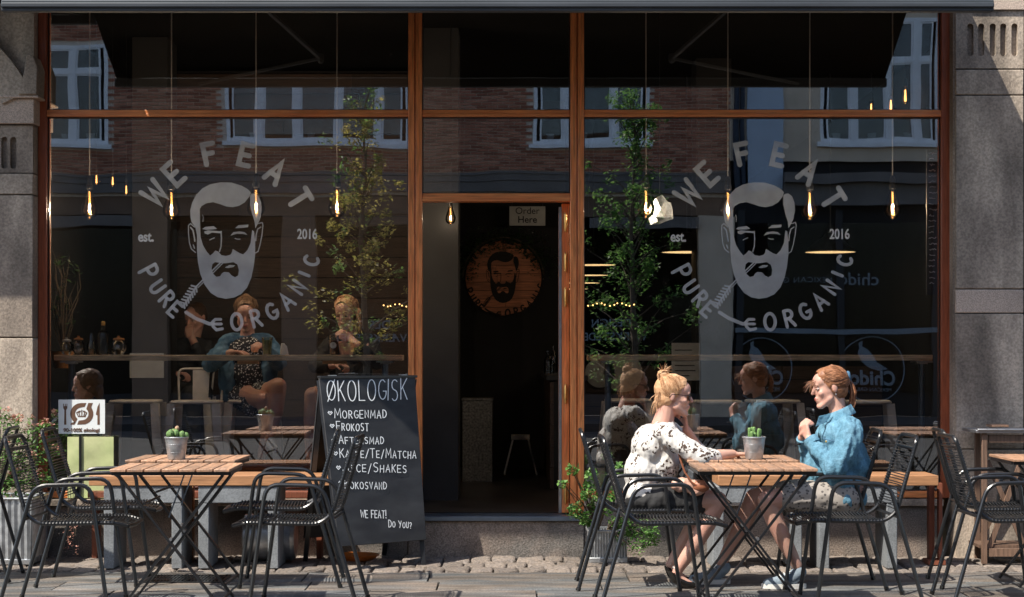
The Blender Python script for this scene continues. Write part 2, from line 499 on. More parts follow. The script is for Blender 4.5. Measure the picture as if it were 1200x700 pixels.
M['cactus_tan'] = pmat('cactus_tan', (0.42, 0.28, 0.17), 0.7, var=0.35, scale=60, bump=0.9, bscale=120)
M['bark'] = pmat('bark', (0.10, 0.075, 0.055), 0.9, var=0.3, scale=15, bump=0.8, bscale=40)
M['paper'] = pmat('white_card', (0.72, 0.76, 0.77), 0.6, var=0.05, scale=4, bump=0)
M['lantern'] = pmat('crumpled_blue_white_paper', (0.68, 0.78, 0.88), 0.5, var=0.35, scale=25, bump=0.5, bscale=40)
M['greypaper'] = pmat('grey_paper', (0.35, 0.36, 0.36), 0.7, var=0.15, scale=9, bump=0)
M['print_brown'] = pmat('brown_print', (0.12, 0.06, 0.035), 0.6, var=0.1, bump=0)
M['lime'] = pmat('faded_lime_panel', (0.50, 0.53, 0.28), 0.6, var=0.3, scale=6, stain=(4, (0.40, 0.47, 0.21)), bump=0.1)
M['signgrey'] = pmat('sign_lettering_grey_blue', (0.20, 0.235, 0.27), 0.6, var=0.1, bump=0)
M['dimwood'] = wood('stained_round_planks', (0.45, 0.17, 0.08), 0, 0.6, var=0.35, rnd=0.25)
M['burnt'] = pmat('burnt_black_print', (0.012, 0.009, 0.007), 0.8, var=0.2, bump=0)
M['juice'] = pmat('green_juice', (0.12, 0.22, 0.06), 0.3, var=0.3, scale=60, bump=0.2)
M['cup'] = glass_mat('clear_cup_plastic', 0.10, (0.85, 0.88, 0.86))
M['iced'] = pmat('red_brown_drink', (0.22, 0.06, 0.03), 0.3, var=0.2, bump=0)
M['amber'] = pmat('amber_ceramic', (0.40, 0.18, 0.06), 0.35, var=0.2, bump=0.1)
M['orange'] = pmat('orange_enamel', (0.65, 0.18, 0.03), 0.4, var=0.15, bump=0.1)
M['shadeblack'] = pmat('black_lamp_enamel', (0.015, 0.015, 0.015), 0.4, var=0.1, bump=0)


def leaf_mat(name, cols, trans=0.35):
    m, t, b = nodes_of(name); N, Lk = t.nodes, t.links
    at = N.new('ShaderNodeNewGeometry')
    cr = N.new('ShaderNodeValToRGB')
    Lk.new(at.outputs['Random Per Island'], cr.inputs[0])
    e = cr.color_ramp.elements
    e[0].color = (*cols[0], 1); e[1].color = (*cols[-1], 1)
    for i in range(1, len(cols) - 1):
        k = e.new(i / (len(cols) - 1)); k.color = (*cols[i], 1)
    Lk.new(cr.outputs[0], b.inputs['Base Color'])
    b.inputs['Roughness'].default_value = 0.45
    tr = N.new('ShaderNodeBsdfTranslucent'); Lk.new(cr.outputs[0], tr.inputs[0])
    mx = N.new('ShaderNodeMixShader'); mx.inputs[0].default_value = trans
    Lk.new(b.outputs[0], mx.inputs[1]); Lk.new(tr.outputs[0], mx.inputs[2])
    Lk.new(mx.outputs[0], N['Material Output'].inputs['Surface'])
    return m


def hair_mat(name, cols):
    m, t, b = nodes_of(name); N, Lk = t.nodes, t.links
    g_ = N.new('ShaderNodeNewGeometry'); tc_ = N.new('ShaderNodeTexCoord')
    nz = N.new('ShaderNodeTexNoise'); nz.inputs['Scale'].default_value = 45; Lk.new(tc_.outputs['Object'], nz.inputs['Vector'])
    ad_ = N.new('ShaderNodeMath'); ad_.operation = 'MULTIPLY_ADD'; ad_.inputs[1].default_value = 0.55
    Lk.new(g_.outputs['Random Per Island'], ad_.inputs[0])
    m2_ = N.new('ShaderNodeMath'); m2_.operation = 'MULTIPLY'; m2_.inputs[1].default_value = 0.5; Lk.new(nz.outputs['Fac'], m2_.inputs[0])
    Lk.new(m2_.outputs[0], ad_.inputs[2])
    cr_ = N.new('ShaderNodeValToRGB'); Lk.new(ad_.outputs[0], cr_.inputs[0])
    e_ = cr_.color_ramp.elements; e_[0].position = 0.15; e_[1].position = 0.85
    e_[0].color = (*cols[0], 1); e_[1].color = (*cols[2], 1); k_ = e_.new(0.5); k_.color = (*cols[1], 1)
    Lk.new(cr_.outputs[0], b.inputs['Base Color']); b.inputs['Roughness'].default_value = 0.5; b.inputs['Specular IOR Level'].default_value = 0.35
    return m


M['hair_blond'] = hair_mat('strawberry_blonde_hair', [(0.13, 0.055, 0.025), (0.45, 0.24, 0.12), (0.82, 0.56, 0.34)])
M['hair_red'] = hair_mat('auburn_hair', [(0.05, 0.02, 0.010), (0.20, 0.078, 0.036), (0.50, 0.24, 0.12)])
M['hair_brown'] = hair_mat('brown_hair', [(0.04, 0.022, 0.012), (0.13, 0.072, 0.038), (0.28, 0.17, 0.10)])
M['leaf'] = leaf_mat('glossy_green_leaves', [(0.05, 0.14, 0.03), (0.12, 0.28, 0.055), (0.26, 0.42, 0.14)])
M['leaf_tree'] = leaf_mat('tree_leaves', [(0.06, 0.14, 0.035), (0.11, 0.24, 0.06), (0.26, 0.42, 0.12)], 0.65)
M['leaf_gold'] = leaf_mat('yellowing_tree_leaves', [(0.16, 0.20, 0.04), (0.42, 0.36, 0.09), (0.62, 0.50, 0.18)], 0.65)
M['leaf_dark'] = leaf_mat('dark_ivy_leaves', [(0.02, 0.04, 0.015), (0.04, 0.08, 0.025)], 0.2)
M['petal'] = leaf_mat('dusty_pink_petals', [(0.50, 0.20, 0.16), (0.62, 0.33, 0.27), (0.45, 0.30, 0.20)], 0.3)

# white blouse with dark floral sprigs
m, t, b = nodes_of('white_floral_blouse'); N, Lk = t.nodes, t.links
tc = N.new('ShaderNodeTexCoord')
n0 = N.new('ShaderNodeTexNoise'); n0.inputs['Scale'].default_value = 30; n0.inputs['Detail'].default_value = 2
Lk.new(tc.outputs['Object'], n0.inputs['Vector'])
va = N.new('ShaderNodeVectorMath'); va.operation = 'MULTIPLY_ADD'; va.inputs[1].default_value = (0.045,) * 3
Lk.new(n0.outputs['Color'], va.inputs[0]); Lk.new(tc.outputs['Object'], va.inputs[2])
v1 = N.new('ShaderNodeTexVoronoi'); v1.inputs['Scale'].default_value = 12
Lk.new(va.outputs[0], v1.inputs['Vector'])
v2 = N.new('ShaderNodeTexVoronoi'); v2.inputs['Scale'].default_value = 46
Lk.new(va.outputs[0], v2.inputs['Vector'])
l1 = N.new('ShaderNodeMath'); l1.operation = 'LESS_THAN'; l1.inputs[1].default_value = 0.47; Lk.new(v1.outputs['Distance'], l1.inputs[0])
l2 = N.new('ShaderNodeMath'); l2.operation = 'LESS_THAN'; l2.inputs[1].default_value = 0.42; Lk.new(v2.outputs['Distance'], l2.inputs[0])
l3 = N.new('ShaderNodeMath'); l3.operation = 'MULTIPLY'; Lk.new(l1.outputs[0], l3.inputs[0]); Lk.new(l2.outputs[0], l3.inputs[1])
mx = N.new('ShaderNodeMix'); mx.data_type = 'RGBA'
mx.inputs['A'].default_value = (0.62, 0.595, 0.56, 1); mx.inputs['B'].default_value = (0.06, 0.035, 0.025, 1)
Lk.new(l3.outputs[0], mx.inputs['Factor']); Lk.new(mx.outputs['Result'], b.inputs['Base Color'])
b.inputs['Roughness'].default_value = 0.8
n5 = N.new('ShaderNodeTexNoise'); n5.inputs['Scale'].default_value = 14; Lk.new(tc.outputs['Object'], n5.inputs['Vector'])
bp = N.new('ShaderNodeBump'); bp.inputs['Strength'].default_value = 0.8; bp.inputs['Distance'].default_value = 0.02
Lk.new(n5.outputs['Fac'], bp.inputs['Height']); Lk.new(bp.outputs[0], b.inputs['Normal'])
M['floral'] = m


def dots_mat(name, ground, dot, scale, thr):
    m, t, b = nodes_of(name); N, Lk = t.nodes, t.links
    tc = N.new('ShaderNodeTexCoord')
    v = N.new('ShaderNodeTexVoronoi'); v.inputs['Scale'].default_value = scale; Lk.new(tc.outputs['Object'], v.inputs['Vector'])
    l = N.new('ShaderNodeMath'); l.operation = 'LESS_THAN'; l.inputs[1].default_value = thr; Lk.new(v.outputs['Distance'], l.inputs[0])
    mx = N.new('ShaderNodeMix'); mx.data_type = 'RGBA'; mx.inputs['A'].default_value = (*ground, 1); mx.inputs['B'].default_value = (*dot, 1)
    Lk.new(l.outputs[0], mx.inputs['Factor']); Lk.new(mx.outputs['Result'], b.inputs['Base Color'])
    b.inputs['Roughness'].default_value = 0.85
    return m


M['dots'] = dots_mat('black_dress_with_white_flecks', (0.02, 0.02, 0.025), (0.6, 0.6, 0.6), 60, 0.33)
M['skirt'] = dots_mat('grey_patterned_skirt', (0.32, 0.29, 0.26), (0.10, 0.09, 0.085), 45, 0.33)

# brick that varies per brick (each brick is a mesh island)
m, t, b = nodes_of('red_brown_brick'); N, Lk = t.nodes, t.links
g = N.new('ShaderNodeNewGeometry'); cr = N.new('ShaderNodeValToRGB')
Lk.new(g.outputs['Random Per Island'], cr.inputs[0])
cr.color_ramp.elements[0].color = (0.22, 0.072, 0.042, 1); cr.color_ramp.elements[1].color = (0.52, 0.24, 0.15, 1)
k = cr.color_ramp.elements.new(0.5); k.color = (0.39, 0.14, 0.085, 1)
Lk.new(cr.outputs[0], b.inputs['Base Color']); b.inputs['Roughness'].default_value = 0.9
M['brick'] = m
M['mortar'] = pmat('lime_mortar', (0.60, 0.51, 0.42), 0.95, var=0.15, scale=8, bump=0.3, world_space=True)

# ================================================================ GROUND
def X(px): return (px - 600) / 175.0
def Z(py): return EYE + (412 - py) / 175.0

struct('road', MB().box(-45, 45, -21.5, -3.9, -0.32, -0.13), M['asphalt'])
struct('ground', MB().box(-60, 60, -60, -0.0, -0.6, -0.33), M['joint'])
pav = struct('pavement', MB().box(-12, 12, -3.75, 0.3, -0.3, -0.022), M['joint'])
struct('far_pavement', MB().box(-45, 45, -26, -21.6, -0.32, 0.0), M['asphalt'])
kerb_mb = MB()
for i in range(20): kerb_mb.box(-12 + i * 1.2 + 0.005, -12 + (i + 1) * 1.2 - 0.005, -3.9, -3.752, -0.3, 0.0)
struct('kerb', kerb_mb, M['slab'])
# cobbles in a band along the wall: rows of rough setts
rows = 3
y0 = -0.98
meshes = []
for k in range(8):
    rr = random.Random(k)
    bm = bmesh.new()
    bmesh.ops.create_cube(bm, size=1)
    bmesh.ops.bevel(bm, geom=[e for e in bm.edges if any(v.co.z > 0 for v in e.verts)], offset=0.17, segments=2, profile=0.6, affect='EDGES')
    for v in bm.verts:
        v.co.x += rr.uniform(-.05, .05); v.co.y += rr.uniform(-.05, .05)
        if v.co.z > 0.2: v.co.z += rr.uniform(-.10, .10)
    me = bpy.data.meshes.new('cobblestone'); bm.to_mesh(me); bm.free()
    me.polygons.foreach_set('use_smooth', [True] * len(me.polygons)); me.materials.append(M['cobble']); meshes.append(me)
for r in range(rows):
    x = -3.75 + rng.uniform(0, .05)
    ry = 0.3
    while x < 3.75:
        w = rng.uniform(0.12, 0.19)
        o = bpy.data.objects.new('cobblestone', meshes[rng.randrange(8)])
        COL.objects.link(o); o.parent = pav
        o.scale = (w - 0.012, ry - 0.014, 0.075)
        o.location = (x + w / 2, y0 + ry * (r + 0.5), -0.037 + rng.uniform(-0.007, 0.006))
        o.rotation_euler = (rng.uniform(-.03, .03), rng.uniform(-.03, .03), rng.uniform(-.03, .03))
        x += w
# large slabs in rows parallel to the facade
y = y0 - 0.006
ri = 0
for d in (0.46, 0.38, 0.42, 0.44, 0.40, 0.45):
    x = -4.2 + (ri * 0.37) % 0.9
    if ri == 0: x = -4.1
    while x < 4.2:
        w = rng.choice([0.75, 0.95, 1.2, 1.45])
        mb = MB().box(x + 0.004, x + w - 0.005, y - d + 0.006, y - 0.006, -0.08, rng.uniform(-0.003, 0.002))
        obj('paving_slab', mb, M['slab'] if rng.random() < 0.62 else M['slab_b'], pav, bevel=0.004)
        x += w
    y -= d; ri += 1

# floor grilles seen flat in the pavement
def grille(x0, x1, ya, yb, label):
    t = thing('floor_grille', label, 'grille', ((x0 + x1) / 2, (ya + yb) / 2, 0), group='iron grilles let into the pavement')
    obj('frame', MB().box(x0, x1, ya, ya + .015, .001, .008).box(x0, x1, yb - .015, yb, .001, .008).box(x0, x0 + .015, ya + .015, yb - .015, .001, .008).box(x1 - .015, x1, ya + .015, yb - .015, .001, .008), M['black_metal'], t)
    b = MB(); n = int((x1 - x0) / 0.022)
    for i in range(n):
        a = x0 + .02 + i * (x1 - x0 - .04) / n
        b.box(a, a + .011, ya + .015, yb - .015, .0012, .006)
    for i in (1, 2): b.box(x0 + .015, x1 - .015, ya + (yb - ya) * i / 3 - .004, ya + (yb - ya) * i / 3 + .004, .0011, .0068)
    obj('grating', b, M['black_metal'], t, kind='stuff')
grille(-2.17, -1.70, -1.52, -1.18, 'dark iron grille in the paving under the rear left bistro table')

# ================================================================ OUR BUILDING
bld = thing('shop_building', 'granite fronted building holding the glazed cafe shopfront', 'building', (0, 0, 0))
mb = MB()
mb.box(-9, 9, 0.06, 16.5, 3.76, 9.0)
obj('upper_storey', mb, M['brownwall'], bld)
mb = MB().box(X(57), X(479), -0.10, 0.12, 0.0 - .02, Z(592)).box(X(684), X(1101), -0.10, 0.12, -.02, Z(592))
obj('plinth', mb, M['plinth'], bld, bevel=0.006)
obj('door_step', MB().box(X(479) + .002, X(684) - .002, -0.112, 0.2, -.02, Z(609)), M['plinth'], bld, bevel=0.006)
obj('sill', MB().box(X(57), X(479), -0.125, 0.1, Z(592) + .002, Z(584)), M['granite'], bld, bevel=0.004)
obj('sill', MB().box(X(684), X(1101), -0.125, 0.1, Z(592) + .002, Z(584)), M['granite'], bld, bevel=0.004)
obj('threshold', MB().box(X(480), X(683), -0.135, 0.12, Z(609) + .002, Z(603.5)), M['blue_steel'], bld, bevel=0.003)

# pillars: stacked granite blocks
YF = -0.18
def flutes(x0, x1, z0, z1, fx, zf0, zf1):
    """front face block with recessed round-ended flutes"""
    f = lambda u, v, d: (u, d, v)
    holes = []
    for (a, b) in fx:
        r = (b - a) / 2; c = (a + b) / 2
        holes.append([(c + r * math.cos(R(t)), zf1 - r + r * math.sin(R(t))) for t in range(0, 181, 30)] + [(c - r * math.cos(R(t)), zf0 + r - r * math.sin(R(t))) for t in range(0, 181, 30)])
    m = MB().prism([(x0, z0), (x1, z0), (x1, z1), (x0, z1)], f, YF, YF + 0.035, holes)
    m.box(x0, x1, YF + 0.035, 0.3, z0, z1)
    return m
pl = thing('stone_pillar', 'sunlit granite pillar with carved arch springer left of the window', 'pillar', (-3.9, 0.06, 0))
XR = X(46.5)
def block(px0, px1, zb, zt, mat='granite', y=YF, par=None, dx=0):
    return obj('stone_block', MB().box(px0, px1, y, 0.3, zb + .003, zt - .003), M[mat], par, bevel=0.006)
zs = [-0.02, 0.42, 1.45, Z(231)]
for i in range(3):
    block(-5.2, -4.05, zs[i], zs[i + 1], par=pl); block(-4.045, XR, zs[i], zs[i + 1], par=pl, y=YF + (-.03 if i == 0 else 0))
block(-5.2, XR, Z(231), Z(206), par=pl)
flx = [(-5.0 + 0.075 * i, -5.0 + 0.075 * i + 0.045) for i in range(0, 1)]
fl = []
for c in (4, 13.5, 24): fl.append((X(c - 3.7), X(c + 3.7)))
for c in (-10, -20, -30): fl.append((X(c - 3.7), X(c + 3.7)))
fl.sort()
obj('fluted_block', flutes(-4.2, XR, Z(206) + .003, Z(151), fl, Z(201), Z(164)), M['granite'], pl, norm=True)
# moulded capital
f = lambda u, v, d: (u, d, v)
obj('capital', MB().box(-4.2, XR + .015, YF - .03, 0.3, Z(149.5), Z(121)).box(-4.2, XR + .05, YF - .06, 0.3, Z(120.5), Z(117.5)), M['granite_red'], pl, bevel=0.005)
# arch springing up to the left: three concentric mouldings rising to the upper left
def archband(r0, r1, y):
    cx, cz = X(-128), Z(196)
    outer = [(cx + r1 * math.cos(R(a)), cz + r1 * math.sin(R(a))) for a in range(26, 100, 4)]
    inner = [(cx + r0 * math.cos(R(a)), cz + r0 * math.sin(R(a))) for a in range(98, 24, -4)]
    return MB().prism(outer + inner, f, y, 0.25)
obj('arch_moulding', archband(0.90, 1.10, YF - .055), M['granite'], pl, norm=True)
obj('arch_moulding', archband(0.80, 0.898, YF - .02), M['granite'], pl, norm=True)
obj('arch_moulding', archband(0.68, 0.798, YF + .01), M['granite'], pl, norm=True)
obj('stone_block', MB().box(-5.2, XR, YF + .03, 0.3, Z(117), Z(10)), M['granite'], pl)
obj('keystone', MB().prism([(X(33), Z(117)), (X(54), Z(117)), (X(55), Z(86)), (X(50), Z(72)), (X(42), Z(70)), (X(40), Z(90))], f, YF - .075, 0.05), M['granite'], pl, bevel=0.006, norm=True)

pr = thing('stone_pillar', 'granite pillar in shade with five carved flutes right of the window', 'pillar', (3.15, 0.06, 0))
XL, XE = X(1112.5), X(1191)
hs = [(-.02, Z(525), 'granite'), (Z(525), Z(368), 'granite'), (Z(368), Z(340), 'granite_red'), (Z(340), Z(116), 'granite'), (Z(116), Z(86), 'granite')]
for (a, b_, mm) in hs: block(XL, XE, a, b_, mm, par=pr, y=YF + (-0.02 if a < 0 else 0))
fr = [(X(c - 3.6), X(c + 3.6)) for c in (1129.5, 1142, 1155.5, 1167.5, 1180.5)]
obj('fluted_block', flutes(XL, XE, Z(85) , Z(18), fr, Z(71), Z(33)), M['granite'], pr, norm=True)
obj('stone_block', MB().box(XL, XE, YF - .02, 0.3, Z(17.5), 4.0), M['granite_red'], pr)
obj('return_moulding', MB().box(XL - .012, XL + .008, YF + .02, 0.1, 0.4, Z(18)), M['granite'], pr)
t = thing('drainpipe', 'black drainpipe strip at the right end of the granite pillar', 'drainpipe', (3.5, 0, 0))
obj('pipe', MB().box(XE + .012, XE + .13, -0.17, -0.06, 0.0, 4.6), M['dark_steel'], t, bevel=0.02)
obj('bracket', MB().box(XE + .002, XE + .14, -0.175, 0.05, 2.2, 2.24), M['dark_steel'], t)
nb = thing('neighbour_wall', 'granite wall of the neighbouring house beyond the drainpipe', 'wall', (4.4, 0.06, 0))
obj('stone_block', MB().box(XE + .15, 5.6, 0.0, 0.3, -.02, 4.0), M['granite'], nb)
obj('stone_block', MB().box(-9, -5.21, 0.0, 0.3, -.02, 3.75), M['granite'], pl)

# ================================================================ SHOPFRONT
sf = thing('shopfront', 'orange mahogany shopfront of tall panes around an open doorway', 'shopfront', (0, 0, 0.4))
ZT, ZB = 3.74, Z(583)
def post(a, b, mat='frame', y0=-0.06, z0=ZB, name='post'):
    return obj(name, MB().box(X(a), X(b), y0, 0.05, z0, ZT), M[mat], sf, bevel=0.004)
post(47, 57, 'frame_shaded', name='jamb'); obj('jamb', MB().box(X(1101), X(1112), -.06, .05, ZB, ZT), M['frame_shaded'], sf, bevel=.004)
for a in (479, 668):
    z0 = Z(603)
    obj('post', MB().box(X(a), X(a + 7.2), -.07, .05, z0, ZT).box(X(a + 7.2), X(a + 8.6), -.055, .048, z0, ZT).box(X(a + 8.6), X(a + 16), -.07, .05, z0, ZT), M['frame'], sf, bevel=0.003)
for (a, b_, m_) in ((57, 479, 'frame_h'), (495, 668, 'frame_h'), (684, 1101, 'frame_h')):
    obj('transom', MB().box(X(a) + .001, X(b_) - .001, -.055, .045, Z(138), Z(130)).box(X(a) + .001, X(b_) - .001, -.062, -.0551, Z(138), Z(134.5)), M[m_], sf, bevel=0.0025)
obj('door_head', MB().box(X(495) + .001, X(668) - .001, -.058, .045, Z(237), Z(227.5)).box(X(495) + .001, X(668) - .001, -.066, -.0581, Z(237), Z(232)), M['frame_h'], sf, bevel=0.0025)
for (a, b_) in ((57, 479), (684, 1101)):
    obj('bottom_rail', MB().box(X(a) + .001, X(b_) - .001, -.055, .045, ZB + .001, Z(575)), M['frame_h'], sf, bevel=0.003)
obj('top_rail', MB().box(X(57) + .001, X(1101) - .001, -.05, .04, ZT - .05, ZT + .001), M['frame_shaded'], sf)
# slim dark glazing beads give the thin dark lines beside the wood
panes = {}
def pane(key, a, b_, yt, yb):
    p = obj('window_pane', MB().box(X(a) + .002, X(b_) - .002, -.004, .004, Z(yb), Z(yt)), M['glass'], sf)
    bead = MB()
    w = .007
    x0, x1, z0, z1 = X(a), X(b_), Z(yb), Z(yt)
    bead.box(x0 + .001, x0 + w, -.022, -.005, z0, z1).box(x1 - w, x1 - .001, -.022, -.005, z0, z1).box(x0 + w, x1 - w, -.022, -.005, z0 + .001, z0 + w).box(x0 + w, x1 - w, -.022, -.005, z1 - w, z1 - .001)
    obj('glazing_bead', bead, M['black_metal'], p)
    panes[key] = p
pane('UL', 57, 479, -2, 130); pane('UC', 495, 668, -2, 130); pane('UR', 684, 1101, -2, 130)
pane('LL', 57, 479, 138, 575); pane('LR', 684, 1101, 138, 575); pane('LC', 495, 668, 138, 227.5)

# door leaf folded open into the room
dr = thing('cafe_door', 'open cafe door seen edge on with brass hinges at the right of the doorway', 'door', (0.36, 0.05, Z(603)))
dx0, dx1 = X(658.5), X(667.5)
obj('stile', MB().box(dx0, dx1, 0.055, 0.15, Z(602), Z(238)), M['frame'], dr, bevel=.003)
obj('stile', MB().box(dx0, dx1, 0.83, 0.93, Z(602), Z(238)), M['frame'], dr, bevel=.003)
obj('door_glass', MB().box(dx0 + .02, dx1 - .02, 0.151, 0.829, Z(560), Z(250)), M['farglass'], dr)
obj('kick_panel', MB().box(dx0 + .006, dx1 - .006, 0.151, 0.829, Z(602), Z(560) - .001), M['frame'], dr)
obj('edge_strip', MB().box(X(655), dx0 - .001, 0.052, 0.075, Z(602), Z(242)), M['steel'], dr)
obj('top_rail', MB().box(dx0 + .004, dx1 - .004, 0.151, 0.829, Z(250) + .001, Z(239)), M['frame'], dr)
for yy in (260, 307, 348, 462, 580):
    h = MB().caps((X(663), 0.035, Z(yy + 9)), (X(663), 0.035, Z(yy - 9)), .009, .009, 8)
    h.box(X(661), X(665.5), .04, .054, Z(yy + 7), Z(yy - 7))
    h.ell((X(663), .035, Z(yy - 10.5)), .007).ell((X(663), .035, Z(yy + 10.5)), .007)
    obj('hinge', h, M['brass'], dr)

# ================================================================ AWNINGS
def awning(x0, x1, L, zr, zf, label, arms):
    t = thing('awning', label, 'awning', ((x0 + x1) / 2, 0, zr), group='dark awnings on the facade')
    f3 = lambda u, v, d: (u, -v, zr - (zr - zf) * v / L + d)
    me = MB()
    n = 24
    for k in range(2):
        pass
    me.prism([(x0 + .01, 0.03), (x1 - .01, 0.03), (x1 - .01, L), (x0 + .01, L)], f3, 0.06, 0.064)
    obj('canopy_cloth', me, M['fabric'], t)
    obj('front_bar', MB().box(x0, x1, -L - .03, -L + .03, zf, zf + .068).box(x0 + .002, x1 - .002, -L - .045, -L - .031, zf + .02, zf + .05), M['dark_steel'], t, bevel=.008)
    obj('cassette', MB().box(x0, x1, -.16, -.01, zr - .02, zr + .16), M['dark_steel'], t, bevel=.02)
    for (xs, xe, xf) in arms:
        k1 = 0.74 * L
        a = f3(xs, .15, -.03); b1 = f3(xe, k1, -.035); c = f3(xf, L - .04, 0.0)
        ar = obj('folding_arm', MB().bar(a, b1, .028, .022).caps(Vector(b1) + Vector((0, 0, .015)), Vector(b1) - Vector((0, 0, .015)), .024, .024), M['arm_metal'], t)
        obj('forearm', MB().bar(b1, c, .024, .02), M['arm_metal'], ar, local=False)
    return t
awning(-2.99, 2.82, 1.53, 4.08, 3.35, 'extended dark cloth awning over the cafe window, its bar across the top', [(-2.0, -1.40, -2.35), (1.80, 1.17, 2.15)])
awning(-4.70, -3.02, 1.06, 4.08, 3.74, 'short dark awning added out of view to shade the left pillar', [(-4.3, -3.9, -4.2)])  # unseen awning, added and sized to cast shade on the upper left pillar

# ================================================================ INTERIOR
struct('interior_floor', MB().box(-3.6, 3.6, 0.2, 16, 0.18, Z(603.5)), M['int_floor'])
struct('interior_ceiling', MB().box(-3.6, 3.6, 0.065, 16, 3.745, 3.758), M['int_ceiling'])
struct('interior_wall', MB().box(-3.6, -3.35, 0.31, 16, 0.18, 3.745), M['int_dark'])
struct('interior_wall', MB().box(3.3, 3.6, 0.31, 16, 0.18, 3.745), M['int_dark'])
struct('interior_back_wall', MB().box(-3.35, 3.3, 15.8, 16, 0.2, 3.745), M['int_dark'])
ZFl = Z(603.5)
# plank-clad partition on the left
pt = thing('plank_partition', 'dark horizontal plank partition behind the women at the left window', 'partition', (-1.6, 3.1, ZFl))
xa, xb = -2.95, PW(497, 0, 3.0).x
obj('core', MB().box(xa, xb, 3.03, 3.2, ZFl, 3.7), M['int_dark'], pt)
z = ZFl + .01
while z < 3.6:
    h = 0.17
    xs = [xa] + sorted(rng.uniform(xa + .4, xb - .4) for _ in range(1)) + [xb]
    for i in range(2): obj('plank', MB().box(xs[i] + .002, xs[i + 1] - .002, 3.0 + rng.uniform(0, .008), 3.029, z + .003, z + h - .004), M['darkplank'], pt)
    z += h
co = thing('interior_column', 'dark grey column just inside the doorway on the left', 'column', (-0.7, 1.4, ZFl))
obj('shaft', MB().box(PW(484, 0, 1.2).x, PW(537, 0, 1.2).x, 1.2, 1.7, ZFl, 3.74), M['int_grey'], co)
# wall carrying the round sign
bw = thing('sign_wall', 'black wall behind the doorway carrying the round wooden sign', 'wall', (0, 5.1, ZFl))
obj('panel', MB().box(-0.75, 0.5, 5.0, 5.15, ZFl, 3.72), M['int_dark'], bw)
sw = thing('brown_column', 'brown plastered column behind the left window', 'column', (-2.6, 1.6, ZFl))
obj('shaft', MB().box(PW(155, 0, 1.6).x, PW(196, 0, 1.6).x, 1.6, 2.0, ZFl, 3.74), M['int_dark'], sw)
sw = thing('brown_column', 'brown plastered column behind the right window beside the face logo', 'column', (1.5, 2.6, ZFl))
obj('shaft', MB().box(PW(816, 0, 2.6).x, PW(857, 0, 2.6).x, 2.6, 3.0, ZFl, 3.74), M['int_dark'], sw)
sw = thing('low_wall', 'low dark plank faced wall at the back right inside the cafe', 'wall', (2.0, 3.9, ZFl))
obj('core', MB().box(0.62, 3.25, 3.83, 4.0, ZFl, 1.22), M['int_dark'], sw)
z = ZFl + .01
while z < 1.15:
    for i in range(3): obj('plank', MB().box(.62 + i * .876, .62 + (i + 1) * .876 - .004, 3.8, 3.829, z + .003, z + .115), M['darkplank'], sw)
    z += .12

# ================================================================ HOUSES ACROSS THE STREET (seen mirrored in the glass)
YO = -26.0
S = 2150 / (12.29 + 26)
def OX(px): return (px - 600) / S
def OZ(py): return EYE + (412 - py) / S
ob = thing('brick_house', 'red brick town house across the street mirrored in the window panes', 'house', (-3, YO - 1, 0))
WTOP = 7.75
wins = [(34, 126), (265, 480), (625, 760)]
OX1 = OX(855)
fo = lambda u, v, d: (u, d, v)
def rect(a, b_, zs, zt): return [(OX(a), zs), (OX(b_), zs), (OX(b_), zt), (OX(a), zt)]
mb = MB().prism([(-16, 4.6), (OX1, 4.6), (OX1, 15), (-16, 15)], fo, YO - .35, YO - .02, [rect(a, b_, OZ(168), WTOP) for a, b_ in wins])
mb.box(-16, OX1, YO - 8, YO - .8, 4.6, 15)
obj('wall', mb, M['mortar'], ob, norm=True)
mb = MB(); bw_, bh = 0.24, 0.0667
nrow = 0; z = 4.72
while z < 9.3:
    x = -13 - (nrow % 2) * 0.12
    while x < OX1 - .05:
        x1 = min(x + bw_ - .018, OX1)
        cx = (x + x1) / 2
        if not any(OX(a) - .1 < cx < OX(b_) + .1 and OZ(172) - .05 < z < WTOP + .1 for a, b_ in wins):
            d = rng.uniform(0, .008)
            mb.box(x, x1, YO - .019, YO + .004 + d, z, z + bh - .019)
        x += bw_
    z += bh; nrow += 1
obj('brick', mb, M['brick'], ob, kind='stuff')
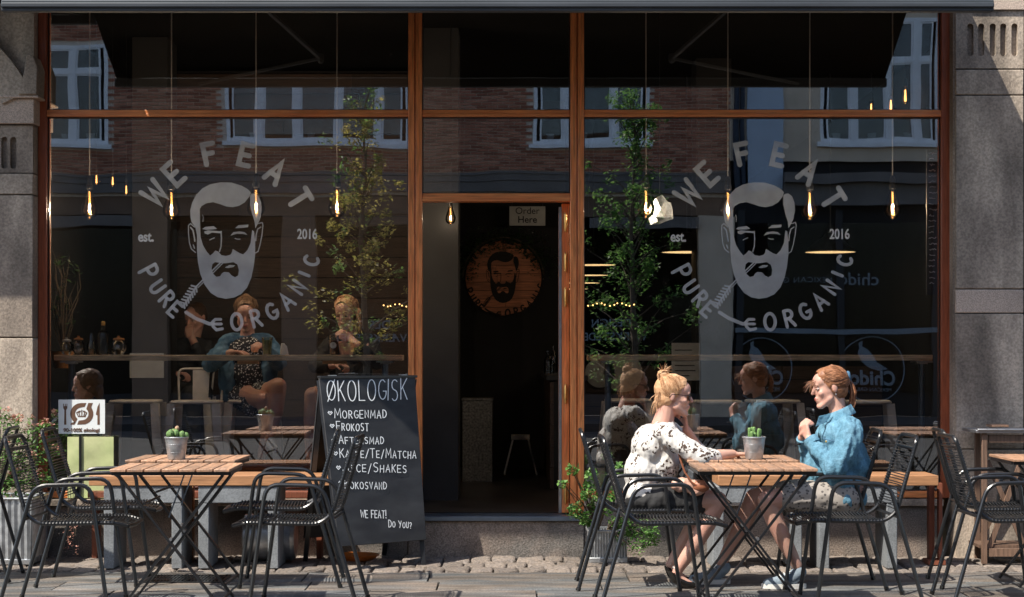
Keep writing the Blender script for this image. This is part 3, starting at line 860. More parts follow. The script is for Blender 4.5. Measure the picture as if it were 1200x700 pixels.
def oppwindow(a, b_, mull, transom, root, zs=OZ(168), zt=WTOP):
    x0, x1 = OX(a), OX(b_)
    y = YO + .03
    m = MB()
    w = .075
    m.box(x0, x0 + w, y - .1, y, zs, zt).box(x1 - w, x1, y - .1, y, zs, zt).box(x0 + w, x1 - w, y - .1, y - .002, zt - w, zt).box(x0 + w, x1 - w, y - .1, y - .002, zs, zs + w)
    for mm in mull: m.box(OX(mm) - .065, OX(mm) + .065, y - .1, y + .01, zs + w + .001, zt - w - .001)
    xs = [x0 + w] + [OX(q) for q in mull] + [x1 - w]
    for i in range(len(xs) - 1):
        m.box(xs[i] + .066, xs[i + 1] - .066, y - .09, y + .004, transom - .05, transom + .05)
    fr_ = obj('window_frame', m, M['white_paint'], root)
    for i in range(len(xs) - 1):
        xa_, xb_ = xs[i] + .068, xs[i + 1] - .068
        obj('window_pane', MB().box(xa_, xb_, y - .06, y - .05, zs + w, zt - w), M['farglass'], fr_)
        # casement frame inside each light
        c = MB(); q = .035
        for (za, zb_) in ((zs + w + .002, transom - .052), (transom + .052, zt - w - .002)):
            c.box(xa_, xa_ + q, y - .045, y - .015, za, zb_).box(xb_ - q, xb_, y - .045, y - .015, za, zb_).box(xa_ + q, xb_ - q, y - .045, y - .016, za, za + q).box(xa_ + q, xb_ - q, y - .045, y - .016, zb_ - q, zb_)
        obj('casement', c, M['white_paint'], fr_)
    obj('window_sill', MB().box(x0 - .08, x1 + .08, y - .1, y + .10, zs - .09, zs - .002), M['white_paint'], fr_)
    obj('dark_room', MB().box(x0 + .01, x1 - .01, y - .42, y - .4, zs, zt), M['int_grey'], fr_)
    # things on the inner sill
    for i in range(3):
        px_ = x0 + (x1 - x0) * (0.15 + 0.3 * i)
        obj('flower_pot', MB().lathe([(.06, 0), (.09, .16), (.08, .16)], (px_, y - .25, zs + w)), M['white_paint'], fr_)
oppwindow(34, 126, [88], OZ(86), ob)
oppwindow(265, 480, [305, 347, 397, 446], OZ(40), ob)
oppwindow(625, 760, [664, 718], OZ(40), ob)
# cut for recess: dark opening boxes stand proud of the mortar wall, bricks stop around them
obj('cornice', MB().box(-16, OX1, YO - .02, YO + .10, OZ(226), OZ(214)).box(-16, OX1, YO - .02, YO + .12, OZ(213.6), OZ(206)).box(-16, OX1, YO - .02, YO + .14, OZ(206) + .002, OZ(203)), M['bandstone'], ob)
# ground floor
obj('ground_floor_wall', MB().box(-16, OX1, YO - 6, YO - .05, OZ(252), OZ(226.2)), M['brownwall'], ob)
for (a, b_, m_) in ((57, 157, 'bandstone'), (684, 742, 'bandstone'), (400, 690, 'brownwall'), (745, 820, 'bandstone')):
    obj('fascia', MB().box(OX(a), OX(b_), YO - .05, YO + .12, OZ(266), OZ(254)), M[m_], ob)
for (a, b_, m_) in ((155, 197, 'brownwall'), (330, 370, 'brownwall'), (560, 590, 'brownwall'), (820, 858, 'beige'), (-60, 0, 'brownwall')):
    obj('pier', MB().box(OX(a), OX(b_), YO - .4, YO + .02, 0, OZ(252) - .002), M[m_], ob)
obj('shop_interior', MB().box(-16, OX1, YO - 2.2, YO - 2.0, 0, OZ(252)), M['int_dark'], ob)
for (a, b_) in ((0, 155), (197, 330), (370, 560), (590, 820)):
    obj('shop_window', MB().box(OX(a), OX(b_), YO - .3, YO - .29, 0.5, OZ(268)), M['shopglass'], ob)
    obj('stall_riser', MB().box(OX(a), OX(b_), YO - .35, YO - .2, 0.0, 0.498), M['int_grey'], ob)

o2 = thing('rendered_house', 'beige rendered house across the street mirrored at the right', 'house', (9, YO - 1, 0))
mb = MB().prism([(OX1 + .002, OZ(190)), (22, OZ(190)), (22, 13), (OX1 + .002, 13)], fo, YO - .35, YO + .02, [rect(962, 1100, OZ(168), OZ(22))])
mb.box(OX1 + .002, 22, YO - 8, YO - .8, OZ(190), 13)
obj('wall', mb, M['beige'], o2, norm=True)
obj('pale_panel', MB().box(OX(875), OX(916), YO + .021, YO + .08, OZ(222), 8.5), M['paleblue'], o2)
obj('curtain_post', MB().tube([(OX(862), YO + .12, OZ(222)), (OX(862), YO + .12, 8.5)], .06).tube([(OX(869), YO + .1, OZ(222)), (OX(869), YO + .1, 8.5)], .05), M['navy'], o2)
oppwindow(962, 1100, [1000, 1040, 1074], OZ(70), o2, zt=OZ(22))
obj('cornice', MB().box(OX(917), 22, YO + .02, YO + .35, OZ(216), OZ(205)).box(OX(917), 22, YO + .02, YO + .2, OZ(240), OZ(216) - .003), M['bandstone'], o2)
obj('dark_shopfront', MB().box(OX1 + .002, 22, YO - 6, YO - .1, 0, OZ(190) - .002), M['int_dark'], o2)
obj('shop_window', MB().box(OX(870), OX(1100), YO - .06, YO - .05, .5, OZ(260)), M['shopglass'], o2)
obj('rail', MB().box(OX(860), OX(1100), YO - .045, YO + .1, OZ(390), OZ(384)), M['signgrey'], o2)
for a in (866, 985, 1098): obj('pier', MB().box(OX(a - 4), OX(a + 4), YO - .048, YO + .05, 0, OZ(245)), M['int_grey'], o2)


def font_text(s, size, mat_name, name, parent, loc, rot, bold=0.0, align='CENTER', sx=1.0, spacing=1.0):
    cu = bpy.data.curves.new(name, 'FONT')
    cu.body = s; cu.size = size; cu.align_x = align; cu.align_y = 'CENTER'; cu.offset = bold; cu.space_character = spacing
    cu.extrude = 0.002
    tmp = bpy.data.objects.new('tmp', cu); COL.objects.link(tmp)
    dg = bpy.context.evaluated_depsgraph_get()
    me = bpy.data.meshes.new_from_object(tmp.evaluated_get(dg))
    bpy.data.objects.remove(tmp)
    for v in me.vertices: v.co.x *= sx
    me.materials.clear(); me.materials.append(M[mat_name])
    o = bpy.data.objects.new(name, me); COL.objects.link(o)
    o.parent = parent
    o.location = Vector(loc) - (origin_of(parent) if parent else Vector())
    o.rotation_euler = rot
    return o
RS = (R(90), 0, R(180))      # readable from our side of the street, so mirrored in the panes
for (a) in (718, 432):
    font_text('DESIGN', 0.24, 'signgrey', 'sign_lettering', ob, (OX(a), YO - .27, OZ(380)), RS, .004)
    font_text('VÆRKSTEDET', 0.24, 'signgrey', 'sign_lettering', ob, (OX(a), YO - .27, OZ(396)), RS, .004)
font_text('chido', 0.38, 'signgrey', 'sign_lettering', o2, (OX(1006), YO - .02, OZ(329)), RS, .004)
font_text('MEXICAN GRILL', 0.17, 'signgrey', 'sign_lettering', o2, (OX(938), YO - .02, OZ(331)), RS, 0, spacing=1.15)
for (a, k) in ((1022, 1.0), (893, .9)):
    f5 = lambda u, v, d, a=a, k=k: (OX(a) - u * k, YO - .03 + d, OZ(433) + v * k)
    c = arc(0, 0, .72, 0, 360, 40)
    obj('round_emblem', MB().prism(c[:-1], f5, 0, .004, [arc(0, 0, .695, 0, 360, 40)[:-1]]), M['signgrey'], o2, norm=True)
    chili = [(-.28, .58), (-.2, .62), (-.2, .5), (-.1, .44), (0.0, .3), (.08, .12), (.25, .02), (.32, -.02), (.12, -.06), (-.08, -.0), (-.22, .14), (-.3, .34), (-.26, .46)]
    chili = [(-x_, y_) for x_, y_ in chili]
    obj('chili_emblem', MB().prism(chili, f5, 0, .004), M['signgrey'], o2, norm=True)
    font_text('Chido', 0.40 * k, 'signgrey', 'sign_lettering', o2, (OX(a), YO - .03, OZ(433) - .22 * k), RS, .012)
    font_text('MEXICAN GRILL', 0.11 * k, 'signgrey', 'sign_lettering', o2, (OX(a), YO - .03, OZ(433) - .45 * k), RS, 0)

# ================================================================ STROKE FONT (hand lettering)
G = {
 'A': [[(0, 0), (.3, 1), (.6, 0)], [(.1, .36), (.5, .36)]],
 'C': [arc(.33, .5, .32, 50, 310, 10, .5)],
 'D': [[(0, 0), (0, 1)], [(0, 1)] + arc(.1, .5, .44, 80, -80, 9, .5) + [(0, 0)]],
 'E': [[(.5, 1), (0, 1), (0, 0), (.5, 0)], [(0, .5), (.42, .5)]],
 'F': [[(.52, 1), (0, 1), (0, 0)], [(0, .52), (.42, .52)]],
 'G': [arc(.33, .5, .32, 50, 330, 10, .5) + [(.62, .42), (.38, .42)]],
 'H': [[(0, 0), (0, 1)], [(.5, 0), (.5, 1)], [(0, .5), (.5, .5)]],
 'I': [[(0, 0), (0, 1)]],
 'J': [[(.35, 1), (.35, .25)] + arc(.18, .2, .18, 0, -170, 6, .2)],
 'K': [[(0, 0), (0, 1)], [(.5, 1), (0.02, .45)], [(.14, .58), (.52, 0)]],
 'L': [[(0, 1), (0, 0), (.45, 0)]],
 'M': [[(0, 0), (.06, 1), (.35, .3), (.64, 1), (.7, 0)]],
 'N': [[(0, 0), (0, 1), (.5, 0), (.5, 1)]],
 'O': [arc(.32, .5, .32, 90, 450, 18, .5)],
 'Ø': [arc(.32, .5, .32, 90, 450, 18, .5), [(.02, -.06), (.62, 1.06)]],
 'P': [[(0, 0), (0, 1)], [(0, 1)] + arc(.2, .74, .26, 80, -80, 8, .26) + [(0, .48)]],
 'R': [[(0, 0), (0, 1)], [(0, 1)] + arc(.2, .75, .25, 80, -80, 8, .25) + [(0, .5)], [(.2, .49), (.5, 0)]],
 'S': [arc(.26, .75, .24, 40, 270, 8, .24) + arc(.24, .25, .24, 88, -140, 8, .25)],
 'T': [[(0, 1), (.6, 1)], [(.3, 1), (.3, 0)]],
 'U': [[(0, 1), (0, .3)] + arc(.25, .28, .25, 180, 360, 8, .28) + [(.5, 1)]],
 'V': [[(0, 1), (.27, 0), (.54, 1)]],
 'W': [[(0, 1), (.2, 0), (.42, .72), (.64, 0), (.84, 1)]],
 'Y': [[(0, 1), (.27, .5)], [(.54, 1), (.2, 0)]],
 '/': [[(0, -.15), (.5, 1.15)]],
 '!': [[(.05, 1), (.05, .3)], [(.05, .06), (.05, .0)]],
 '?': [arc(.22, .75, .22, 160, -60, 8, .24) + [(.22, .3)], [(.22, .06), (.22, 0)]],
 'e': [[(.62, .98)] + arc(.34, .74, .30, 60, 262, 8, .25) + [(.34, .5)], [(.45, .5), (.30, .5)] + arc(.34, .26, .32, 98, 320, 9, .27)],
 ' ': [],
}
GW = {'I': .06, '/': .5, '!': .1, 'W': .84, 'M': .7, ' ': .3, 'O': .64, 'Ø': .64, 'A': .6, 'T': .6, 'J': .37, 'E': .5, 'L': .45, 'V': .54, 'Y': .54, 'C': .55}
def text_strokes(s, x0, x1, yb, h, big_first=False, jit=0.0, seed=1, up=-1):
    """2D polylines for a hand lettered line fitted between x0 and x1 (up: direction of growing v)"""
    rr = random.Random(seed)
    sizes = []
    words_ = True
    for i, ch in enumerate(s):
        first = i == 0 or s[i - 1] in ' /'
        sizes.append(h if (first or not big_first) else h * .78)
    gap = 0.24
    tot = sum(GW.get(c, .52) * z for c, z in zip(s, sizes)) + gap * h * (len(s) - 1)
    kx = (x1 - x0) / tot
    x = x0; out = []
    for ch, z in zip(s, sizes):
        dy = rr.uniform(-jit, jit) * h; lean = rr.uniform(-jit, jit) * .8; sz = 1 + rr.uniform(-jit, jit)
        for st in G[ch]:
            out.append([(x + (px * z + lean * py * z) * kx, yb + up * (py * z * sz) + dy) for px, py in st])
        x += (GW.get(ch, .52) * z + gap * h) * kx
    return out


# ================================================================ WINDOW LOGO
def logo_geometry(ox, oy):
    """polygons and strokes in photo pixels; ox, oy shift of the whole emblem"""
    fx = lambda p: (205 + p[0] / 4.375 + ox, 200 + p[1] / 4.375 + oy)
    polys = []; holes = {}
    head = [(113, 330), (104, 290), (86, 268), (80, 240), (78, 205), (88, 165), (108, 126), (140, 92), (180, 71), (235, 60), (290, 62), (340, 77), (374, 96), (388, 112), (381, 134), (358, 163), (328, 181), (295, 188), (262, 184), (230, 172), (195, 162), (160, 168), (136, 182), (127, 198), (128, 260), (131, 340), (143, 382), (162, 415), (180, 436), (196, 424), (207, 410), (222, 416), (238, 434), (262, 438), (284, 432), (292, 420), (296, 402), (312, 412), (332, 424), (350, 430), (372, 408), (388, 372), (393, 330), (396, 306), (405, 312), (411, 360), (411, 430), (404, 490), (391, 550), (370, 600), (338, 635), (300, 652), (260, 658), (220, 650), (183, 627), (152, 585), (130, 530), (118, 470), (113, 410)]
    mouth = [(192, 480), (205, 470), (232, 473), (258, 476), (300, 470), (320, 482), (328, 510), (324, 538), (308, 547), (290, 538), (276, 522), (252, 520), (240, 528), (232, 542), (212, 545), (196, 530), (188, 505)]
    polys.append(([fx(p) for p in head], [[fx(p) for p in mouth]]))
    for pl_ in ([(385, 128), (396, 119), (412, 118), (430, 132), (442, 165), (445, 205), (436, 250), (424, 275), (412, 296), (408, 262), (396, 225), (385, 175)],
                [(140, 300), (155, 289), (198, 285), (216, 299), (196, 302), (160, 304)],
                [(308, 296), (326, 280), (376, 277), (374, 291), (332, 295)],
                [(150, 312), (170, 306), (235, 312), (238, 322), (215, 320), (190, 318), (168, 328), (152, 322)],
                [(284, 334), (300, 316), (330, 312), (356, 316), (372, 330), (348, 325), (318, 324)],
                [(256, 497), (280, 484), (308, 486), (300, 495), (272, 500)]):
        polys.append(([fx(p) for p in pl_], []))
    strokes = []
    def st(pts, w): strokes.append(([fx(p) for p in pts], w / 4.375))
    st([(236, 312), (238, 350), (236, 390), (228, 416)], 6)
    st([(178, 356), (190, 350), (202, 345)], 5); st([(308, 348), (320, 352), (334, 352)], 5)
    st([(141, 228), (145, 240), (143, 262)], 3.5)
    st([(100, 290), (80, 272), (69, 282), (69, 320), (74, 370), (84, 402), (105, 420)], 5)
    st([(80, 292), (92, 306), (97, 330), (102, 362)], 7); st([(94, 382), (100, 398)], 6)
    st([(428, 272), (447, 266), (451, 280), (446, 330), (436, 380), (426, 415), (410, 424)], 5)
    st([(440, 290), (424, 300), (416, 330), (414, 360)], 6)
    # wheat stalk and ear
    st([(236, 470), (180, 524), (112, 592)], 7); st([(246, 474), (190, 530), (118, 600)], 5)
    for i in range(7):
        t = i / 6; cx, cy = 108 - 62 * t, 596 + 84 * t
        st([(cx, cy), (cx - 24 + 4 * t, cy - 6)], 9); st([(cx, cy), (cx + 4, cy + 26)], 9)
    st([(112, 592), (40, 700)], 9)
    # ring lettering: crop coordinates with scale 2.917 from (155, 155)
    def ring(ch, cx, cy, deg, h, w):
        c0 = (155 + cx / 2.917 + ox, 155 + cy / 2.917 + oy); hh = h / 2.917
        gw = GW.get(ch, .52)
        a = R(deg); ca, sa = math.cos(a), math.sin(a)
        for s_ in G[ch]:
            pts = []
            for px, py in s_:
                u = (px - gw / 2) * hh; v = -(py - .5) * hh
                pts.append((c0[0] + u * ca - v * sa, c0[1] + u * sa + v * ca))
            strokes.append((pts, w / 2.917))
    ring('W', 76, 208, -48, 72, 17); ring('E', 142, 142, -42, 74, 17)
    ring('F', 264, 74, -12, 68, 18); ring('E', 388, 78, 13, 70, 18)
    ring('A', 490, 136, 34, 74, 18); ring('T', 572, 228, 58, 72, 18)
    for ch, cx, cy, dg_, h in (('P', 58, 480, 62, 62), ('U', 86, 530, 55, 50), ('R', 120, 570, 48, 52), ('E', 146, 606, 42, 50),
                               ('O', 357, 648, -3, 56), ('R', 424, 636, -14, 56), ('G', 475, 614, -26, 52), ('A', 528, 578, -40, 54),
                               ('N', 566, 530, -55, 50), ('I', 588, 484, -68, 36), ('C', 612, 440, -76, 48)):
        ring(ch, cx, cy, dg_, h, 11)
    # fork: handle and three tines
    def fk(pts, w): strokes.append(([(155 + x / 2.917 + ox, 155 + y / 2.917 + oy) for x, y in pts], w / 2.917))
    fk([(184, 616), (215, 636), (262, 655), (276, 656)], 12)
    fk([(302, 640), (284, 640), (274, 650), (276, 664), (288, 676), (308, 672)], 10); fk([(278, 656), (304, 656)], 10)
    return polys, strokes
def logo(ox, oy, parent, Y=-0.0062, mat='decal'):
    fm = lambda u, v, d: PW(u, v, d)
    mb = MB()
    polys, strokes = logo_geometry(ox, oy)
    for o_, h_ in polys: mb.prism(o_, fm, Y, None, h_)
    for i, (p, w) in enumerate(strokes): mb.ribbon(p, w * 1.0, fm, Y - 0.0004 * (1 + i % 3))
    lg = obj('window_logo', mb, M[mat], parent, label='bearded face logo with WE FEAT PURE & ORGANIC ring lettering')
    return lg
def logo_words(ox, oy, pane_):
    a = PW(171 + ox, 278 + oy, -.0065); b_ = PW(360 + ox, 275 + oy, -.0065)
    font_text('est.', 0.094, 'decal', 'logo_text', pane_, a, (R(90), 0, 0), .0022, sx=.8)
    font_text('2016', 0.094, 'decal', 'logo_text', pane_, b_, (R(90), 0, 0), .0018, sx=.72)
logo(0, 0, panes['LL']); logo(625, 0, panes['LR'])
logo_words(0, 0, panes['LL']); logo_words(624, 0, panes['LR'])

# ================================================================ ORGANIC CERTIFICATE STICKER
st_ = thing('certificate_card', 'white organic certificate card with brown fork and knife, bottom left of window', 'sign', PW(95.5, 488, -.012))
YS = -0.007
f0 = lambda u, v, d: PW(u, v, d)
obj('card', MB().prism([(68.5, 468.5), (123, 468.5), (123, 508.5), (68.5, 508.5)], f0, YS, YS + .002), M['paper'], st_, norm=True)
k = 12.73
q = lambda X_, Y_: (60 + X_ / k, 460 + Y_ / k)
mb = MB()
C0 = (456, 320)
def crop_arc(r, a0, a1, n=14): return [q(C0[0] + r * math.cos(R(a0 + (a1 - a0) * i / n)), C0[1] + r * .95 * math.sin(R(a0 + (a1 - a0) * i / n))) for i in range(n + 1)]
# two half rings cut by a slanting gap, flared ends
mb.prism([q(525, 158)] + [q(450, 158)] + crop_arc(172, 260, 122)[1:] + [q(345, 480), q(283, 480), q(385, 408)][0:0] + [q(300, 455), q(283, 482), q(345, 482), q(388, 405)] + crop_arc(100, 132, 262) + [q(498, 216)], f0, YS - .0012, None)
mb.prism([q(552, 158), q(622, 158), q(600, 215)] + crop_arc(172, -32, 72) + [q(440, 480), q(385, 480), q(412, 420)] + crop_arc(100, 80, -48), f0, YS - .0012, None)
mb.prism([q(178, 170), q(190, 170), q(190, 205), q(203, 205), q(205, 170), q(215, 170), q(217, 205), q(228, 205), q(230, 170), q(240, 170), q(240, 235), q(222, 265), q(226, 482), q(192, 482), q(196, 265), q(180, 235)], f0, YS - .0012, None)
mb.prism([q(722, 155), q(724, 482), q(688, 482), q(690, 345), q(666, 330), q(690, 215)], f0, YS - .0012, None)
mb.prism([q(398, 368), q(512, 368), q(515, 352), q(395, 352)], f0, YS - .0012, None)
for i, a in enumerate((378, 412, 456, 500, 530)):
    mb.ribbon([q(456 + (a - 456) * .7, 348), q(a, 305 - (12 if i == 2 else 0)), q(456 + (a - 456) * .45, 278)], 1.1, f0, YS - .0014)
mb.ribbon([q(456, 285), q(456, 262)], 1.0, f0, YS - .0014)
obj('print', mb, M['print_brown'], st_)
font_text('90-100% økologi', 0.034, 'print_brown', 'print', st_, PW(95.5, 504.3, YS - .0012), (R(90), 0, 0), .0007, sx=1.05)

# lime panel propped up inside the glass
t = thing('lime_panel', 'faded lime green panel standing on the sill under the certificate card', 'panel', PW(107, 575, -.06))
obj('board', MB().box(PW(80, 0, -.06).x, PW(134, 0, -.06).x, -.085, -.07, .385, PW(0, 512, -.06).z), M['lime'], t)
obj('frame', MB().box(PW(94, 0, -.06).x, PW(96.5, 0, -.06).x, -.098, -.0855, .385, PW(0, 512, -.06).z + .02), M['black_metal'], t)

# ================================================================ COUNTERS
def counter(px0, px1, label, legs):
    t = thing('window_counter', label, 'counter', (PW((px0 + px1) / 2, 0, .3).x, .3, ZFl))
    x0, x1 = PW(px0, 0, .12).x, PW(px1, 0, .12).x
    zt = PW(0, 416.2, .12).z
    n = 3
    for i in range(n): obj('counter_plank', MB().box(x0, x1, .12 + i * .08, .12 + (i + 1) * .08 - .002, zt - .038, zt), M['counter'], t, bevel=.003)
    for lx in legs:
        x = PW(lx, 0, .3).x
        l = obj('leg', MB().tube([(x, .25, ZFl), (x, .25, zt - .062)], .022, 12), M['blue_steel'], t)
        obj('mounting_plate', MB().box(x - .055, x + .055, .15, .35, zt - .052, zt - .040).box(x - .03, x + .03, .19, .31, zt - .062, zt - .0525), M['steel'], l)
        obj('floor_plate', MB().lathe([(.06, 0), (.06, .006), (.03, .012)], (x, .25, ZFl + .001)), M['steel'], l)
    # foot rail
    obj('foot_rail', MB().tube([(x0, .45, PW(0, 546, .45).z), (x1, .45, PW(0, 546, .45).z)], .014, 10), M['blue_steel'], t)
    return zt
ZC = counter(63, 471, 'long plank counter inside the left window', (86, 452))
counter(689, 1093, 'long plank counter inside the right window', (712, 1078))
for cx in (268, 375): pass

# ================================================================ BAR STOOLS
def make_stool(back=True):
    t = thing('bar_stool', 'x', 'bar stool', (0, 0, 0), group='metal bar stools inside the cafe')
    H = .75; a, b_ = .155, .215
    m = MB().prism(arc(0, 0, .16, 0, 360, 4)[:0] + [(-.15, -.11), (-.11, -.15), (.11, -.15), (.15, -.11), (.15, .11), (.11, .15), (-.11, .15), (-.15, .11)], lambda u, v, d: (u, v, d), H - .006, H)
    m.tube(bend([(-.155, -.155, H - .012), (.155, -.155, H - .012), (.155, .155, H - .012), (-.155, .155, H - .012), (-.155, -.155, H - .012)], .04), .012, 8)
    obj('seat', m, M['stool'], t, norm=True)
    for sx in (-1, 1):
        for sy in (-1, 1):
            lg = MB().prism([(-.036, 0), (.036, 0), (.028, 1), (-.028, 1)], lambda u, v, d, sx=sx, sy=sy: (sx * (b_ + (a - b_) * v) + u * (1 if True else 0), sy * (b_ + (a - b_) * v) + d * sy, v * (H - .02)), -.004, .0)
            lg.prism([(-.036, 0), (.036, 0), (.028, 1), (-.028, 1)], lambda u, v, d, sx=sx, sy=sy: (sx * (b_ + .028 + (a - b_) * v) + d * sx, sy * (b_ - .026 + (a - b_) * v) + u, v * (H - .02)), -.004, .0)
            obj('leg', lg, M['stool'], t, norm=True)
    r = MB()
    for (za, w) in ((.28, .19),):
        r.tube([(-w, -w, za), (w, -w, za), (w, w, za), (-w, w, za)], .007, 6, closed=True)
    obj('foot_ring', r, M['stool'], t)
    if back:
        obj('back_frame', MB().tube(bend([(-.15, .13, H), (-.165, .18, H + .22), (.165, .18, H + .22), (.15, .13, H)], .05), .008, 8), M['stool'], t)
        obj('back_panel', MB().prism([(-.055, 0), (.055, 0), (.06, .21), (-.06, .21)], lambda u, v, d: (u, .135 + .2 * v + d, H + v), -.003, .003), M['stool'], t, norm=True)
    return t
s1 = make_stool(True); s0 = make_stool(False)
stools = [(s1, 231, .62, 0, 'empty metal bar stool with back under the left counter beside the seated woman'),
          (s0, 296, .85, 4, 'metal bar stool carrying the woman in a denim jacket indoors'),
          (s0, 402, .85, 0, 'metal bar stool carrying the woman in black indoors'),
          (s0, 160, .75, 0, 'metal bar stool standing behind the certificate card'),
          (s0, 840, .62, 0, 'backless metal bar stool seen between the two women outside'),
          (s0, 905, .75, 10, 'metal bar stool inside behind the cactus of the right table'),
          (s0, 1015, .62, -6, 'metal bar stool inside behind the woman in light denim outside'),
          (s0, 736, 1.0, 0, 'metal bar stool inside behind the woman in the floral blouse outside')]
used = set()
for (src, px, yy, rz, lab) in stools:
    o = src if id(src) not in used else copy_tree(src)
    used.add(id(src))
    o.location = (PW(px, 0, yy).x, yy, ZFl + .001); o.rotation_euler = (0, 0, R(rz)); o['label'] = lab

# ================================================================ PENDANT BULBS
def make_pendant(L=1.9, s=1.0):
    t = thing('pendant_bulb', 'x', 'pendant lamp', (0, 0, 0), group='bare filament bulbs hanging inside the cafe')
    obj('cord', MB().tube([(0, 0, .225 * s), (0, 0, L)], .0045, 6), M['paleflex'], t)
    obj('socket', MB().lathe([(.004, .235), (.016, .225), (.02, .21), (.02, .17), (.026, .168), (.026, .142), (.022, .138)], n=14), M['black_metal'], t)
    obj('bulb', MB().lathe([(.0005, -.072), (.026, -.066), (.050, -.048), (.062, -.018), (.062, .004), (.052, .04), (.038, .078), (.027, .11), (.0225, .14)], n=24), M['bulbglass'], t)
    pts = []
    for i in range(34):
        a = i * 2.0; zz = -.040 + i * .0048
        r = .007 + .008 * max(0, 1 - i / 12)
        pts.append((r * math.cos(a), r * math.sin(a), zz))
    obj('filament', MB().tube(pts, .0013, 5), M['filament'], t)
    return t
bulb = make_pendant()
bl = [(105, 245, .5, 'leftmost filament bulb of the left window'), (201, 246, .5, 'filament bulb hanging at the W of the left logo'), (300, 243, .5, 'filament bulb hanging at the right ear of the left face logo'), (395, 243, .5, 'filament bulb nearest the doorway in the left window'),
      (757, 244, .5, 'filament bulb nearest the doorway in the right window'), (853, 246, .5, 'filament bulb hanging at the left of the right face logo'), (949, 246, .5, 'filament bulb hanging under the A of the right logo'), (1046, 245, .5, 'rightmost filament bulb of the right window'),
      (528, 256, 1.1, 'filament bulb just inside the top left of the doorway'),
      (113, 212, 1.1, 'small far bulb, left one of the three behind the left window'), (132, 214, 1.2, 'small far bulb, middle one of the three behind the left window'), (148, 224, 1.35, 'small far bulb, right one of the three behind the left window'),
      (827, 322, 4.6, 'small far bulb, lowest of the three beside the right face logo'), (841, 316, 4.3, 'small far bulb, middle of the three beside the right face logo'), (855, 309, 4.0, 'small far bulb, highest of the three beside the right face logo'),
      (1061, 115, 2.6, 'small far bulb, highest of three at the top right pane'), (1044, 127, 3.0, 'small far bulb, middle of three at the top right pane'), (1021, 131, 3.4, 'small far bulb, lowest of three at the top right pane')]
for i, (px, py, yy, lab) in enumerate(bl):
    o = bulb if i == 0 else copy_tree(bulb)
    p = PW(px, py, yy); o.location = p; o['label'] = lab
    L = 3.743 - p.z
    k9 = .62 if i == 8 else (.42 if 9 <= i <= 11 else (.7 if i > 11 else 1))
    o.scale = (k9, k9, k9); L /= k9
    for ch in o.children:
        if ch.name.startswith('filament') and i >= 9: ch.data = MB().caps((0, 0, -.03), (0, 0, .09), .013, .007, 8).mesh('filament', M['filament'])
        if ch.name.startswith('cord'):
            ch.data = MB().tube([(0, 0, .225), (0, 0, L)], .0045, 6).mesh('cord', M['paleflex'] if yy < 1 else M['black_metal'])
for i, (px, py, yy, lab) in enumerate(bl[:9]):     # the bulbs that hang just behind the panes are lit
    ld = bpy.data.lights.new('bulb_light', 'POINT'); ld.energy = 0.5 if i == 8 else (13 if i < 4 else 9); ld.color = (1.0, 0.86, 0.70); ld.shadow_soft_size = .006
    lo = bpy.data.objects.new('bulb_light', ld); COL.objects.link(lo); lo.location = PW(px, py, yy)   # glow_light
# dome lamps deeper in the room
def make_dome():
    t = thing('dome_lamp', 'x', 'pendant lamp', (0, 0, 0), group='black dome lamps in rows inside the cafe')
    obj('lamp_shade', MB().lathe([(.015, .17), (.04, .165), (.06, .13), (.13, .085), (.19, .03), (.215, 0)], n=28, cap=False), M['shadeblack'], t)
    obj('lit_inside', MB().lathe([(.0, .02), (.12, .016), (.211, .003)], n=28, cap=False), M['shade_in'], t)
    obj('cord', MB().tube([(0, 0, .17), (0, 0, 1.5)], .004, 6), M['black_metal'], t)
    return t
dome = make_dome()
dl = [(805, 296, 3.1, 'dome lamp left of the right face logo'), (973, 296, 3.1, 'dome lamp right of the right face logo'), (696, 311, 5.3, 'nearest of the receding dome lamps beside the door post'), (690, 323, 7.5, 'second of the receding dome lamps beside the door post'), (683, 332, 9.8, 'third of the receding dome lamps beside the door post'), (671, 339, 12.1, 'fourth of the receding dome lamps beside the door post')]
for i, (px, py, yy, lab) in enumerate(dl):
    o = dome if i == 0 else copy_tree(dome); p = PW(px, py, yy); o.location = p; o['label'] = lab
# fairy lights
t = thing('fairy_lights', 'string of warm fairy lights far back in the cafe near the door post', 'string lights', PW(710, 357, 6))
m = MB()
w = MB()
pts = []
for i in range(13):
    p = PW(684 + i * 5.0 + rng.uniform(-1.2, 1.2), 357 + 1.6 * math.sin(i * 1.3), 6.0); pts.append(p); m.ell(p, .0075, nu=6, nv=4)
w.tube(pts, .002, 4)
obj('bulbs', m, M['warm'], t, kind='stuff'); obj('wire', w, M['black_metal'], t)
t = thing('fairy_lights', 'short string of warm fairy lights left of the door post', 'string lights', PW(462, 358, 2.9))
m = MB(); w = MB(); pts = []
for i in range(7):
    p = PW(449 + i * 4.6 + rng.uniform(-1, 1), 358 + 1.5 * math.sin(i * 1.3), 2.9); pts.append(p); m.ell(p, .006, nu=6, nv=4)
w.tube(pts, .002, 4)
obj('bulbs', m, M['warm'], t, kind='stuff'); obj('wire', w, M['black_metal'], t)
t = thing('tube_lamp', 'long thin tube lamp under the ceiling above the doorway', 'lamp', PW(592, 24, 1.0))
obj('tube', MB().tube([PW(437, 24, 1.0), PW(748, 24, 1.0)], .008, 8), M['tube'], t)
obj('holder', MB().box(PW(437, 0, 1.0).x, PW(748, 0, 1.0).x, 1.0 - .02, 1.02, PW(0, 24, 1).z + .012, PW(0, 24, 1).z + .03), M['black_metal'], t)

